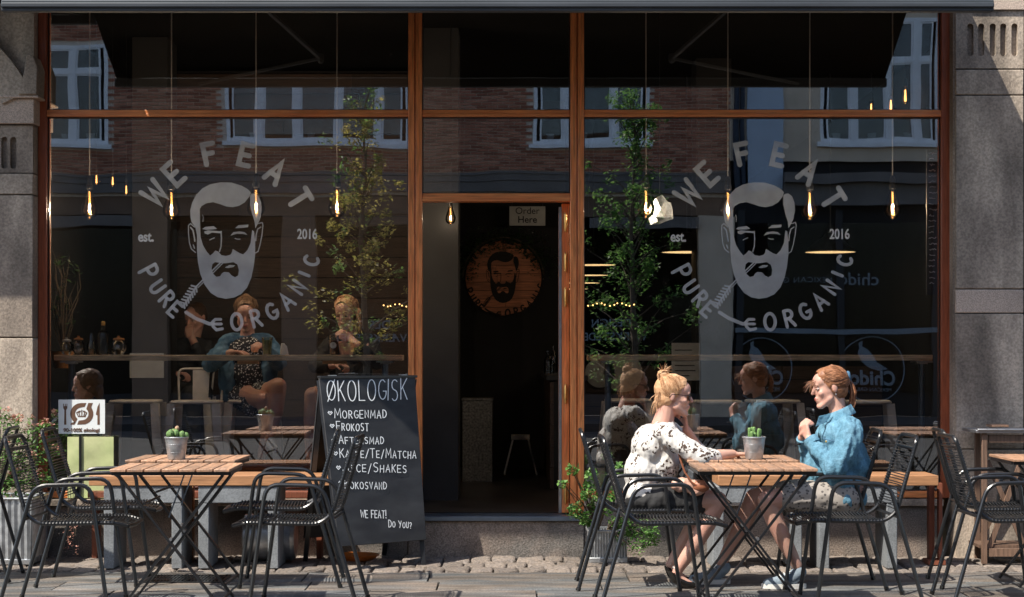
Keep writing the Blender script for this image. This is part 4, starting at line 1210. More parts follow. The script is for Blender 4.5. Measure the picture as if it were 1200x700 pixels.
# ================================================================ DOORWAY INTERIOR
YB = 4.99
def wsign():
    t = thing('round_wooden_sign', 'round wooden plank sign WE FEAT with bearded face inside the doorway', 'sign', PW(590, 326, YB - .03))
    R0 = .355; c = PW(590, 326, YB)
    rows_ = 9
    for i in range(rows_):
        z0 = -R0 + 2 * R0 * i / rows_; z1 = -R0 + 2 * R0 * (i + 1) / rows_
        hw0 = math.sqrt(max(1e-4, R0 ** 2 - z0 ** 2)); hw1 = math.sqrt(max(1e-4, R0 ** 2 - z1 ** 2))
        zm = (z0 + z1) / 2; hm = math.sqrt(max(1e-4, R0 ** 2 - zm ** 2))
        cuts = [-1, rng.uniform(-.3, .3), 1]
        for j in range(2):
            a, b_ = cuts[j], cuts[j + 1]
            poly = [(a * hw0, z0 + .002), (b_ * hw0, z0 + .002), (b_ * hm, zm), (b_ * hw1, z1 - .002), (a * hw1, z1 - .002), (a * hm, zm)]
            poly = [(c.x + u + (.0015 if j else -.0015), c.z + v) for u, v in poly]
            obj('plank', MB().prism(poly, lambda u, v, d: (u, d, v), YB - .035 - rng.uniform(0, .004), YB - .005), M['dimwood'], t, norm=True)
    polys, strokes = logo_geometry(0, 0)
    kk = .355 / (100.0)
    fm = lambda u, v, d: (c.x + (u - 266) * kk, d, c.z - (v - 284) * kk)
    mb = MB()
    for o_, h_ in polys: mb.prism(o_, fm, YB - .0405, None, h_)
    for i, (p, w_) in enumerate(strokes): mb.ribbon(p, w_ * 1.1, fm, YB - .0408 - .0003 * (i % 3))
    mb.prism([(224, 300), (232, 252), (262, 238), (304, 250), (306, 300), (300, 330), (234, 330)], fm, YB - .0404, None) if False else None
    obj('print', mb, M['burnt'], t)
wsign()
t = thing('order_sign', 'small hanging board reading Order Here above the round sign', 'sign', PW(618, 253, 4.4))
obj('board', MB().box(PW(597, 0, 4.4).x, PW(639, 0, 4.4).x, 4.4, 4.42, PW(0, 264.5, 4.4).z, PW(0, 242, 4.4).z), M['greypaper'], t)
font_text('Order', .085, 'burnt', 'lettering', t, PW(618, 247.5, 4.398), (R(90), 0, 0), 0)
font_text('Here', .085, 'burnt', 'lettering', t, PW(618, 257.8, 4.398), (R(90), 0, 0), .001)
obj('chain', MB().tube([PW(600, 242, 4.41), PW(600, 225, 4.41)], .003, 4).tube([PW(636, 242, 4.41), PW(636, 225, 4.41)], .003, 4), M['black_metal'], t)


def leaves(mb, c, n, spread, size, rr, flat=0.5, squash=(1, 1, 1), inside=True):
    """n folded leaf quads scattered in an ellipsoid about c"""
    for _ in range(n):
        while True:
            d = Vector((rr.uniform(-1, 1), rr.uniform(-1, 1), rr.uniform(-1, 1)))
            if 0.02 < d.length < 1: break
        if not inside: d.normalize()
        p = Vector(c) + Vector((d.x * spread * squash[0], d.y * spread * squash[1], d.z * spread * squash[2]))
        s = size * rr.uniform(.6, 1.25)
        u = Vector((rr.uniform(-1, 1), rr.uniform(-1, 1), rr.uniform(-.6, .6))).normalized()
        w_ = u.cross(Vector((rr.uniform(-.5, .5), rr.uniform(-.5, .5), 1))).normalized()
        nn = u.cross(w_)
        a = p - u * s / 2; b_ = p + u * s / 2
        mb.add([a, p + w_ * s * .28 - nn * s * .06, b_, p - w_ * s * .28 - nn * s * .06, p + nn * s * .05], [(0, 4, 1), (1, 4, 2), (2, 4, 3), (3, 4, 0)])
t = thing('ivy_garland', 'dark ivy garland hanging round the top of the round wooden sign', 'plant', PW(590, 280, 4.9))
m = MB(); rr = random.Random(5)
c = PW(590, 326, 4.86)
for a in range(10, 175, 4):
    r_ = .36 + rr.uniform(-.05, .14)
    leaves(m, c + Vector((r_ * math.cos(R(a)), 0, r_ * math.sin(R(a)))), 30, .11, .035, rr, squash=(1, .3, 1))
obj('foliage', m, M['leaf_dark'], t, kind='stuff')
w = MB().tube([c + Vector((.38 * math.cos(R(a)), .02, .38 * math.sin(R(a)))) for a in range(5, 180, 6)], .008, 5)
obj('stem', w, M['bark'], t)
pe = thing('stone_pedestal', 'speckled stone pedestal standing inside the doorway', 'pedestal', PW(560, 562, 3.2))
x0, x1 = PW(542, 0, 3.1).x, PW(577, 0, 3.1).x
obj('shaft', MB().box(x0, x1, 3.1, 3.36, ZFl, PW(0, 470, 3.1).z), M['terrazzo'], pe, bevel=.004)
obj('cap_slab', MB().box(x0 - .006, x1 + .006, 3.09, 3.37, PW(0, 470, 3.1).z + .001, PW(0, 467, 3.1).z), M['terrazzo'], pe, bevel=.004)
t = thing('small_stool', 'low pale metal stool deep inside the doorway', 'stool', PW(608, 556, 4.0))
zt = PW(0, 513, 4.0).z; xa, xb = PW(599, 0, 4).x, PW(621, 0, 4).x
obj('seat', MB().box(xa, xb, 4.0, 4.2, zt - .02, zt + .02), M['stool'], t, bevel=.006)
for (x_, sx) in ((xa, -.06), (xb, .06)):
    for y_ in (4.02, 4.18): obj('leg', MB().bar((x_ + (.015 if sx < 0 else -.015), y_, zt - .021), (x_ + sx, y_, ZFl + .002), .014, .014), M['stool'], t)
bc = thing('service_counter', 'dark plank service counter at the right deep inside the doorway', 'counter', (0.42, 5, ZFl))
obj('worktop', MB().box(.27, .60, 2.2, 4.9, 1.13, 1.17), M['int_grey'], bc, bevel=.004)
z = ZFl + .005
while z < 1.1:
    obj('plank', MB().box(.30, .33, 2.22, 4.88, z + .003, z + .168), M['darkplank'], bc); z += .17
obj('core', MB().box(.331, .58, 2.22, 4.88, ZFl, 1.129), M['int_dark'], bc)
for (px, hgt) in ((632, .20), (641, .24), (637, .15)):
    t = thing('glass_bottle', {632: 'clear glass bottle on the service counter, left one', 641: 'tall clear glass bottle on the service counter, rightmost', 637: 'short clear glass jar on the service counter, between bottles'}[px], 'bottle', (PW(px, 0, 3.2).x + .07, 3.0 + (px - 630) * .08, 1.171))
    obj('body', MB().lathe([(.03, 0), (.033, .01), (.033, hgt * .6), (.012, hgt * .8), (.012, hgt)], n=14), M['cup'], t, local=True)
t = thing('brass_tray', 'round golden brass tray standing on edge behind the door post', 'tray', PW(670, 426, .6))
obj('tray', MB().lathe([(.0, 0), (.15, 0), (.165, .006), (.17, .02), (.165, .022)], PW(670, 426, 1.0), 30, Matrix.Rotation(R(62), 3, 'Z') @ Matrix.Rotation(R(90), 3, 'X')), M['brass'], t)
t = thing('dark_vase', 'dark slender vase on the floor left of the pedestal inside the doorway', 'vase', PW(514, 575, 1.9))
obj('body', MB().lathe([(.05, 0), (.075, .12), (.08, .3), (.05, .42), (.025, .48), (.03, .52)], (0, 0, .002)), M['dark'], t, local=True)
t.location = (PW(514, 0, 2.4).x, 2.4, ZFl)

# ================================================================ THINGS ON THE COUNTERS
def on(px, yy=.23): return (PW(px, 0, yy).x, yy, ZC + .001)
t = thing('juice_cup', 'clear cup of green juice on the left counter by the denim woman', 'cup', on(313))
obj('cup', MB().lathe([(.028, 0), (.038, .115), (.040, .118)], n=20), M['cup'], t, local=True)
obj('juice', MB().lathe([(.026, .003), (.0355, .10)], n=20), M['juice'], t, local=True)
t = thing('logo_cup', 'cup of red iced drink with round white emblem before the woman in black', 'cup', on(391))
obj('cup', MB().lathe([(.027, 0), (.037, .13), (.039, .133)], n=20), M['cup'], t, local=True)
obj('drink', MB().lathe([(.025, .003), (.034, .10)], n=20), M['iced'], t, local=True)
f6 = lambda u, v, d: (u * .022, -.036 - .001 + d + u * u * .006, .065 + v * .022)
obj('emblem', MB().prism(arc(0, 0, 1, 0, 360, 20)[:-1], f6, 0, None).ribbon([(-.3, .4), (-.3, -.4), (.3, -.4)], .2, f6, -.001), M['paper'], t, local=True)
t = thing('paper_box', 'kraft paper food tub beside the red iced drink', 'food tub', on(406))
obj('tub', MB().lathe([(.045, 0), (.055, .075), (.057, .08)], n=20), M['leather_pale'], t, local=True)
t = thing('napkin', 'crumpled white napkin standing on the left counter', 'napkin', on(333))
rr = random.Random(3); m = MB()
pts = [(rr.uniform(-.03, .03), rr.uniform(-.02, .02), rr.uniform(0, .09)) for _ in range(10)]
bm = bmesh.new()
for p in pts + [(-.03, 0, 0), (.03, 0, 0), (0, .02, 0)]: bm.verts.new(p)
bmesh.ops.convex_hull(bm, input=bm.verts); me = bpy.data.meshes.new('paper'); bm.to_mesh(me); bm.free(); me.materials.append(M['paper'])
obj('paper', me, None, t)
for (px0, px1, lab) in ((278, 302, 'left'), (378, 405, 'right')):
    t = thing('wall_bracket', 'small wooden support block under the left counter, %s one' % lab, 'bracket', (PW(px0, 0, .5).x, .48, ZC - .05))
    obj('block', MB().box(PW(px0, 0, .3).x, PW(px1, 0, .3).x, .30, .38, ZC - .062, ZC - .0385), M['counter'], t)
# jars and bottle at the left end
jars = [(78, .09, .045, 'galv', 'dark wire lantern jar, leftmost on the left counter', 'jar'),
        (92, .10, .045, 'amber', 'small round jar second on the left counter', 'jar'),
        (107, .13, .032, 'amber', 'pointed amber glass jar on the left counter', 'jar'),
        (121, .20, .04, 'cup', 'tall square glass bottle with cork on the left counter', 'bottle'),
        (139, .10, .055, 'amber', 'amber bowl jar at the right of the counter jars', 'jar')]
for (px, h, r_, mm, lab, cat) in jars:
    t = thing('jar' if cat == 'jar' else 'glass_bottle', lab, cat, on(px, .24))
    if px == 121:
        obj('body', MB().lathe([(.036, 0), (.04, .01), (.04, h * .72), (.03, h * .8), (.014, h * .84), (.014, h)], n=18), M['farglass'], t, local=True)
        obj('stopper', MB().lathe([(.012, h), (.014, h + .005), (.014, h + .025), (.008, h + .03)], n=12), M['brass'], t, local=True)
    elif px == 107: obj('body', MB().lathe([(.025, 0), (r_, .02), (r_ * .9, .06), (.012, h), (.006, h + .02)], n=16), M['cup'], t, local=True); obj('candle', MB().lathe([(.015, .004), (.015, .04)], n=10), M['amber'], t, local=True)
    else:
        obj('body', MB().lathe([(r_ * .5, 0), (r_, h * .4), (r_ * .92, h * .75), (r_ * .6, h * .95), (r_ * .7, h)], n=18), M['cup'], t, local=True)
        obj('lid', MB().lathe([(r_ * .72, h + .001), (r_ * .72, h + .012), (.008, h + .018), (.008, h + .03)], n=14), M[mm], t, local=True)
t = thing('paper_lantern', 'crumpled bluish white paper lantern hanging beside the first right window bulb', 'lantern', PW(773, 246, .62))
bm = bmesh.new(); rr = random.Random(17)
ico = bmesh.ops.create_icosphere(bm, subdivisions=2, radius=.085)
for v in bm.verts:
    v.co *= rr.uniform(.72, 1.18); v.co.z *= 1.25; v.co.x *= 1.05 - v.co.z * 1.5
me = bpy.data.meshes.new('shade'); bm.to_mesh(me); bm.free(); me.materials.append(M['lantern'])
obj('shade', me, None, t)
obj('cord', MB().tube([PW(773, 235, .62), Vector((PW(773, 0, .62).x, .62, 3.74))], .0025, 5), M['black_metal'], t)
# menu papers behind the glass
t = thing('menu_sheet', 'pale menu sheet inside the left window right of the jars', 'paper', PW(171, 433, 1.59))
obj('sheet', MB().box(PW(152, 0, 1.59).x, PW(192, 0, 1.59).x, 1.588, 1.592, PW(0, 443, 1.59).z, PW(0, 414, 1.59).z), M['greypaper'], t)
t = thing('menu_sheet', 'grey menu sheet pinned low on the column behind the right window', 'paper', PW(803, 425, 2.5))
obj('sheet', MB().box(PW(787, 0, 2.59).x, PW(820, 0, 2.59).x, 2.58, 2.592, PW(0, 446, 2.59).z, PW(0, 402, 2.59).z), M['greypaper'], t)
m = MB()
for i in range(6): m.box(PW(791, 0, 2.57).x, PW(808 + (i * 7) % 8, 0, 2.57).x, 2.574, 2.578, PW(0, 441 - i * 6, 2.57).z, PW(0, 440 - i * 6, 2.57).z)
obj('print', m, M['burnt'], t, kind='stuff')
t = thing('menu_board', 'narrow black menu board with chalk scribbles at the right edge of the window', 'board', PW(1094, 260, .1))
obj('board', MB().box(PW(1086, 0, .1).x, PW(1100.5, 0, .1).x, .1, .12, PW(0, 346, .1).z, PW(0, 175, .1).z), M['board'], t)
m = MB(); rr = random.Random(8)
for i in range(24):
    y_ = 180 + i * 6.6
    x0_ = 1088 + rr.uniform(0, 1.5); pts = [(x0_ + j * 1.1, y_ + rr.uniform(-1.1, 1.1)) for j in range(int(rr.uniform(6, 10)))]
    m.ribbon(pts, .7, lambda u, v, d: PW(u, v, d), .0985, rnd=False)
obj('chalk_scribble', m, M['chalk'], t, kind='stuff')
for (px, rr_) in ((703, .13), (730, .17)):
    t = thing('round_plate', 'pale round plate leaning on the low wall, %s one' % ('small left' if px == 703 else 'large right'), 'plate', PW(px, 437, 3.5))
    t.location = PW(px, 437, 3.78)
    obj('plate', MB().lathe([(.0, 0), (rr_ * .6, .002), (rr_, .018), (rr_, .022)], (0, 0, 0), 26, Matrix.Rotation(R(90), 3, 'X')), M['greypaper'], t, local=True)

# ================================================================ CHAIRS
def make_chair():
    t = thing('woven_chair', 'x', 'chair', (0, 0, 0), group='black woven metal chairs on the pavement')
    r_ = .0115
    for sy in (-1, 1):
        y_ = sy * .235
        p = [(-.40, y_, 0.004), (-.255, y_ * .98, .47), (-.215, y_ * .98, .652), (.085, y_ * .98, .66), (.118, y_ * .98, .48), (.175, y_, 0.004)]
        obj('side_frame', MB().tube([p[0]] + bend([p[0], p[2], p[3], p[5]], .075)[1:], r_, 9), M['black_metal'], t)
        for (xa_, xb_) in ((-.402, -.397), (.1755, .174)): obj('foot_cap', MB().tube([(xa_, y_, .001), (xb_, y_, .018)], .014, 8), M['dark'], t)
    yy = .205
    # seat and back loop
    side = lambda s_: [(.27, s_ * (yy - .03), .435), (.20, s_ * yy, .455), (-.19, s_ * yy, .448), (-.262, s_ * yy, .50), (-.372, s_ * (yy - .02), .875)]
    a = side(-1); b_ = side(1)
    path = bend([a[0]] + a[1:] + [(-.382, -(yy - .05), .90), (-.382, (yy - .05), .90)] + b_[::-1][0:], .05, 5)
    m = MB().tube(path, .0115, 9)
    m.tube([a[0], (.278, 0, .432), b_[0]], .0115, 9)
    obj('seat_and_back_loop', m, M['black_metal'], t)
    for (x_, z_, w_, r2_) in ((-.262, .475, .232, .009), (.112, .445, .232, .009), (-.36, .84, yy - .02, .007)): obj('cross_bar', MB().tube([(x_, -w_, z_), (x_, w_, z_)], r2_, 8), M['black_metal'], t)
    c = MB(); rr = random.Random(4)
    n = 24
    for i in range(n):      # back cords
        f_ = i / (n - 1)
        x_ = -.264 - .105 * f_; z_ = .515 + .345 * f_
        w_ = yy - .012 * f_
        sag = .012
        z2 = z_ + rr.uniform(-.004, .004)
        c.tube([(x_ + .011, -w_ - .004, z_), (x_ - .004, -w_ * .5, z2 - .002), (x_ - .006 - sag * .3, 0, z2 - .003), (x_ - .004, w_ * .5, z2 - .002), (x_ + .011, w_ + .004, z_)], .0032, 5)
    n = 26
    for i in range(n):      # seat cords
        f_ = i / (n - 1)
        x_ = .262 - .455 * f_
        z_ = .462 - .0 * f_ if x_ < .19 else .462 - (x_ - .19) * .2
        w_ = yy - (max(0, x_ - .2) * .4)
        c.tube([(x_, -w_ - .004, z_), (x_ + .003, -w_ * .5, z_ - .010), (x_, 0, z_ - .014), (x_ - .003, w_ * .5, z_ - .010), (x_, w_ + .004, z_)], .0034, 5)
        # wraps round the rails
    for s_ in (-1, 1):
        for i in range(44):
            f_ = i / 43
            if f_ < .5: p = Vector((.20 - .78 * f_, s_ * yy, .4555 - .007 * f_))
            else:
                g_ = (f_ - .5) * 2; p = Vector((-.262 - .11 * g_, s_ * (yy - .02 * g_), .50 + .375 * g_))
            c.add([p + Vector((dx, dy, dz)) for dx, dy, dz in ((-.0035, -.014, -.002), (.0035, -.014, .002), (.0035, .014, .002), (-.0035, .014, -.002), (-.0035, -.012, .0145), (.0035, -.012, .0145), (.0035, .012, .0145), (-.0035, .012, .0145))], [(0, 4, 5, 1), (1, 5, 6, 2), (2, 6, 7, 3), (3, 7, 4, 0), (4, 7, 6, 5)])
    obj('woven_cord', c, M['cord'], t, kind='stuff')
    return t
chair = make_chair()
chairs = [(-2.30, -2.42, 0, 'woven chair at the near left corner of the left tables'),
          (-2.35, -1.48, 0, 'woven chair behind the nearest left chair, back towards the flower planter'),
          (-1.20, -2.42, 180, 'near woven chair overlapping the chalkboard text, right side of the left tables'),
          (-1.40, -1.53, 180, 'woven chair by the chalkboard leg, rear right of the left tables'),
          (-3.37, -1.33, 180, 'woven chair cut by the left edge of the picture, carrying the person in navy'),
          (.86, -2.42, 0, 'empty woven chair in front of the woman in the floral blouse'),
          (.78, -1.66, 0, 'woven chair the woman in the floral blouse sits on'),
          (1.79, -2.28, 180, 'empty woven chair in front of the woman in light denim'),
          (1.74, -1.60, 180, 'woven chair the woman in light denim sits on'),
          (2.75, -2.27, 0, 'nearer woven chair at the right edge table'),
          (2.87, -1.59, 0, 'farther woven chair at the right edge table before the granite pillar')]
for i, (x_, y_, rz, lab) in enumerate(chairs):
    o = chair if i == 0 else copy_tree(chair)
    o.location = (x_, y_, .002); o.rotation_euler = (0, 0, R(rz + [0, 2, -2, 3, 5, 1, -1, 2, -2, 1, -3][i])); o['label'] = lab

# ================================================================ BISTRO TABLES
def make_table():
    t = thing('bistro_table', 'x', 'table', (0, 0, 0), group='folding bistro tables with wooden slats')
    w, d, H = .63, .54, .747
    n = 7
    for i in range(n):
        x0_ = -w / 2 + i * w / n
        obj('slat', MB().box(x0_ + .004, x0_ + w / n - .004, -d / 2, d / 2, H - .016, H - rng.uniform(0, .0015)), M['teak'], t, bevel=.003)
    obj('top_frame', MB().box(-w / 2 + .01, w / 2 - .01, -d / 2 + .02, -d / 2 + .045, H - .034, H - .0165).box(-w / 2 + .01, w / 2 - .01, d / 2 - .045, d / 2 - .02, H - .034, H - .0165).box(-w / 2 + .004, -w / 2 + .028, -d / 2 + .046, d / 2 - .046, H - .034, H - .0165).box(w / 2 - .028, w / 2 - .004, -d / 2 + .046, d / 2 - .046, H - .034, H - .0165), M['black_metal'], t)
    for sy in (-1, 1):
        y1 = sy * .235; y2 = sy * .215
        obj('leg', MB().bar((-.27, y1, H - .036), (.265, y1, .012), .012, .027, (0, 1, 0)), M['black_metal'], t)
        obj('leg', MB().bar((.27, y2, H - .036), (-.265, y2, .012), .012, .024, (0, 1, 0)), M['black_metal'], t)
        obj('pivot', MB().tube([(0, sy * .205, .378), (0, sy * .247, .378)], .009, 8), M['steel'], t)
    obj('stretcher', MB().tube([(.245, -.235, .04), (.245, .235, .04)], .008, 8), M['black_metal'], t)
    obj('stretcher', MB().tube([(-.245, -.215, .04), (-.245, .215, .04)], .008, 8), M['black_metal'], t)
    obj('stretcher', MB().tube([(-.14, -.235, .565), (-.14, .235, .565)], .007, 8), M['black_metal'], t)
    obj('brace', MB().bar((.02, .12, H - .036), (-.07, .12, .46), .006, .02, (0, 1, 0)), M['blue_steel'], t)
    return t
table = make_table()
tables = [(-1.785, -2.48, 1, 'nearer slatted bistro table of the left group'), (-1.865, -1.69, -1, 'slatted bistro table nearer the wall, carrying the pale cactus pot'),
          (1.285, -2.45, 0, 'nearer slatted bistro table between the two women'), (1.30, -1.70, 0, 'slatted bistro table nearer the wall between the two women'),
          (3.22, -2.36, 0, 'slatted bistro table at the right edge, nearer the street'), (3.16, -1.60, 0, 'slatted bistro table at the right edge, nearer the pillar')]
for i, (x_, y_, rz, lab) in enumerate(tables):
    o = table if i == 0 else copy_tree(table)
    o.location = (x_, y_, .001); o.rotation_euler = (0, 0, R(rz)); o['label'] = lab

# cactus pots
def pot(loc, label, cm, kind):
    t = thing('cactus_pot', label, 'potted plant', loc, group='cactus pots on the tables')
    p = obj('pot', MB().lathe([(.001, .0), (.047, 0), (.049, .004), (.064, .118), (.068, .119), (.069, .125), (.066, .128), (.062, .126), (.058, .105)], n=28), M['galv'], t, local=True)
    obj('rib', MB().tube(arc3(.0535, .04), .0015, 5, closed=True).tube(arc3(.0595, .085), .0015, 5, closed=True), M['galv'], p, local=True)
    obj('soil', MB().lathe([(.057, .1), (.03, .112), (.0, .113)], n=16), M['soil'], t, local=True)
    m = MB(); rr = random.Random(kind)
    if kind == 1:
        for i in range(9):
            a = i * 2.4; r_ = .006 * i ** .6 + .006
            m.ell((r_ * 2 * math.cos(a), r_ * 2 * math.sin(a), .132 + rr.uniform(-.005, .022)), (.019, .019, .024), nu=9, nv=7)
    else:
        for i in range(9):
            a = i * 2.4; r_ = .034 * math.sqrt(i / 9); h = rr.uniform(.02, .055)
            m.caps((r_ * math.cos(a), r_ * math.sin(a), .105), (r_ * 1.2 * math.cos(a), r_ * 1.2 * math.sin(a), .12 + h), .011, .010, 9)
    obj('cactus', m, M[cm], t, local=True)
    if kind == 1: obj('bud', MB().ell((.004, 0, .175), (.013, .013, .015)).ell((-.018, .0, .158), (.009, .009, .009)), M['cactus_tan'], t, local=True)
    return t
def arc3(r_, z_): return [(r_ * math.cos(R(a)), r_ * math.sin(R(a)), z_) for a in range(0, 360, 15)]
pot((PW(203, 0, -1.98).x, -1.88, .7485), 'zinc pot with pale knobbly cactus on the left table', 'cactus', 1)
pot((PW(885.5, 0, -1.93).x, -1.86, .7485), 'zinc pot with upright green cactus between the two women', 'cactus', 2)

# ================================================================ BENCHES
def bench(px0, px1, frames, label, yf=-.84, yb=-.46):
    t = thing('bench', label, 'bench', (PW((px0 + px1) / 2, 0, yf).x, (yf + yb) / 2, 0))
    zt, zb = PW(0, 557.5, yf).z, PW(0, 569.5, yf).z
    x0, x1 = PW(px0, 0, yf).x, PW(px1, 0, yf).x
    w = (yb - yf - .0) / 3
    for i in range(3): obj('seat_plank', MB().box(x0, x1, yf + i * w, yf + (i + 1) * w - .006, zb, zt), M['bench'], t, bevel=.004)
    for (a, b_) in frames:
        xa, xb = PW(a, 0, yf).x, PW(b_, 0, yf).x
        zc = PW(0, 590, yf).z
        m = MB().box(xa, xb, yf + .01, yb, zc, zb - .002)
        obj('concrete_beam', m, M['concrete'], t, bevel=.005)
        obj('concrete_leg', MB().box(xa, xa + .066, yf + .012, yb - .002, .002, zc - .001), M['concrete'], t, bevel=.005)
        obj('concrete_leg', MB().box(xb - .066, xb, yf + .012, yb - .002, .002, zc - .001), M['concrete'], t, bevel=.005)
    return t, x0, x1, zb
t, x0, x1, zb = bench(104, 392, [(121, 213), (232, 326)], 'bench of orange planks on grey blocks under the left window')
obj('wooden_post', MB().box(PW(224, 0, -.3).x, PW(230, 0, -.3).x, -.42, -.36, .002, zb), M['bench'], t)
t, x0, x1, zb = bench(842, 1100, [(836, 940), (960, 1052)], 'bench of orange planks on grey blocks under the right window')
obj('wooden_post', MB().box(PW(1087, 0, -.5).x, PW(1093.5, 0, -.5).x, -.54, -.48, .03, zb - .001).box(PW(1096, 0, -.5).x, PW(1100, 0, -.5).x, -.60, -.55, .03, zb - .001).box(PW(1083, 0, -.5).x, PW(1103, 0, -.5).x, -.62, -.46, .002, .03), M['redwood'], t)
# low red plank rail behind the left bench
t = thing('low_plank_shelf', 'low reddish plank shelf against the plinth behind the left bench', 'shelf', (PW(250, 0, -.2).x, -.2, 0))
obj('plank', MB().box(PW(106, 0, -.2).x, PW(380, 0, -.2).x, -.28, -.135, PW(0, 583.5, -.28).z, PW(0, 577, -.28).z), M['redwood'], t)
for a in (110, 372): obj('bracket', MB().box(PW(a, 0, -.2).x, PW(a + 6, 0, -.2).x, -.26, -.15, .002, PW(0, 583.5, -.28).z - .001), M['redwood'], t)
# galvanised drum lying behind the bench leg
t = thing('metal_drum', 'shiny zinc drum lying on its side under the left bench end', 'drum', (PW(320, 0, -.33).x, -.33, .0))
c = Vector((PW(320, 0, -.3).x, -.42, .158)); mt = Matrix.Rotation(R(90), 3, 'Y')
obj('shell', MB().lathe([(.12, -.17), (.15, -.16), (.152, -.12), (.146, -.1), (.152, -.04), (.146, 0), (.152, .05), (.146, .1), (.152, .14), (.13, .165), (.0, .17)], c, 30, mt), M['galv'], t)
t = thing('orange_dish', 'orange enamel dish on the cobbles below the chalkboard', 'dish', (PW(419, 0, -.35).x, -.35, .0))
obj('dish', MB().lathe([(.10, 0), (.14, .03), (.145, .035), (.13, .032), (.09, .008), (0, .008)], (0, 0, .005), 24), M['orange'], t, local=True)

# ================================================================ PLANTERS
def planter(x0, x1, y0_, y1_, h, label, seed, z0=.002):
    t = thing('zinc_planter', label, 'planter', ((x0 + x1) / 2, (y0_ + y1_) / 2, z0))
    m = MB(); tp = .012
    # corrugated tapered box wall
    n = 14
    def wall(a, b_, nrm):
        a = Vector((*a, 0)); b_ = Vector((*b_, 0)); nv = Vector((*nrm, 0))
        k = n * 4
        vs = []
        for i in range(k + 1):
            f_ = i / k; off = .004 * math.sin(f_ * n * 2 * math.pi)
            p = a.lerp(b_, f_)
            vs.append(p + nv * (off - tp) + Vector((0, 0, z0))); vs.append(p + nv * off + Vector((0, 0, z0 + h)))
        m.add(vs, [(2 * i, 2 * i + 2, 2 * i + 3, 2 * i + 1) for i in range(k)])
    wall((x0, y0_), (x1, y0_), (0, -1)); wall((x1, y0_), (x1, y1_), (1, 0)); wall((x1, y1_), (x0, y1_), (0, 1)); wall((x0, y1_), (x0, y0_), (-1, 0))
    b = obj('zinc_wall', m, M['galv'], t)
    obj('rim', MB().tube([(x0 - .006, y0_ - .006, z0 + h), (x1 + .006, y0_ - .006, z0 + h), (x1 + .006, y1_ + .006, z0 + h), (x0 - .006, y1_ + .006, z0 + h)], .009, 8, closed=True), M['galv'], t)
    obj('bottom', MB().box(x0 + .02, x1 - .02, y0_ + .02, y1_ - .02, z0, z0 + .02), M['galv'], t)
    obj('base_band', MB().box(x0 - .002, x1 + .002, y0_ - .002, y1_ + .002, z0 + .001, z0 + .035), M['galv'], t, bevel=.004)
    obj('soil', MB().box(x0 + .008, x1 - .008, y0_ + .008, y1_ - .008, z0 + h - .04, z0 + h - .02), M['soil'], t)
    return t
def plant(label, root_pts, seed, mat='leaf', petals=False, size=.03, cat='plant'):
    """root_pts: list of (base, tip, leaf spread, n)"""
    rr = random.Random(seed)
    base = Vector(root_pts[0][0])
    t = thing('leafy_plant' if not petals else 'flowering_plant', label, cat, base)
    st2 = MB(); lf = MB(); fl = MB()
    for (b_, tip, spread, n) in root_pts:
        b_ = Vector(b_); tip = Vector(tip)
        for s_ in range(3):
            e = tip + Vector((rr.uniform(-1, 1), rr.uniform(-1, 1), rr.uniform(-.6, .6))) * spread * .6
            mid = b_.lerp(e, .5) + Vector((rr.uniform(-.03, .03), rr.uniform(-.03, .03), .03))
            st2.tube([b_, b_.lerp(mid, .6), mid, mid.lerp(e, .5), e], [.004, .004, .003, .0025, .0015], 5)
        leaves(lf, tip, n, spread, size, rr)
        leaves(lf, b_.lerp(tip, .55), n // 2, spread * .7, size, rr)
        if petals:
            for _ in range(5):
                p = tip + Vector((rr.uniform(-1, 1) * spread, rr.uniform(-1, .3) * spread, rr.uniform(0, .9) * spread))
                leaves(fl, p, 9, .018, .024, rr)
    obj('stem', st2, M['bark'], t, kind='stuff'); obj('foliage', lf, M[mat], t, kind='stuff')
    if petals: obj('petals', fl, M['petal'], t, kind='stuff')
    return t
# right of the door
a = PW(690, 0, -.52).x; b_ = PW(735, 0, -.52).x
planter(a, b_, -.52, -.30, PW(0, 623, -.52).z, 'ribbed zinc planter on the cobbles behind the right group of chairs', 1)
r0 = Vector(((a + b_) / 2, -.42, .21))
plant('bushy green plant spilling right from the ribbed zinc planter', [(r0, PW(757, 618, -.68), .095, 170), (r0, PW(748, 640, -.64), .075, 110), (r0, PW(736, 606, -.6), .07, 90), (r0, PW(765, 630, -.66), .06, 90), (r0, PW(722, 612, -.4), .05, 50)], 11, size=.032)
r1 = Vector((a + .06, -.46, .20))
plant('young laurel with pale leaf tips leaning towards the open door', [(r1, PW(690, 575, -.78), .06, 80), (r1, PW(671, 550, -.80), .045, 50), (r1, PW(659, 567, -.80), .035, 30), (r1, PW(692, 558, -.78), .05, 60), (r1, PW(672, 600, -.74), .05, 90), (r1, PW(684, 606, -.72), .04, 60), (r1, PW(726, 550, -.75), .045, 45), (r1, PW(722, 580, -.75), .05, 50)], 12, size=.036)
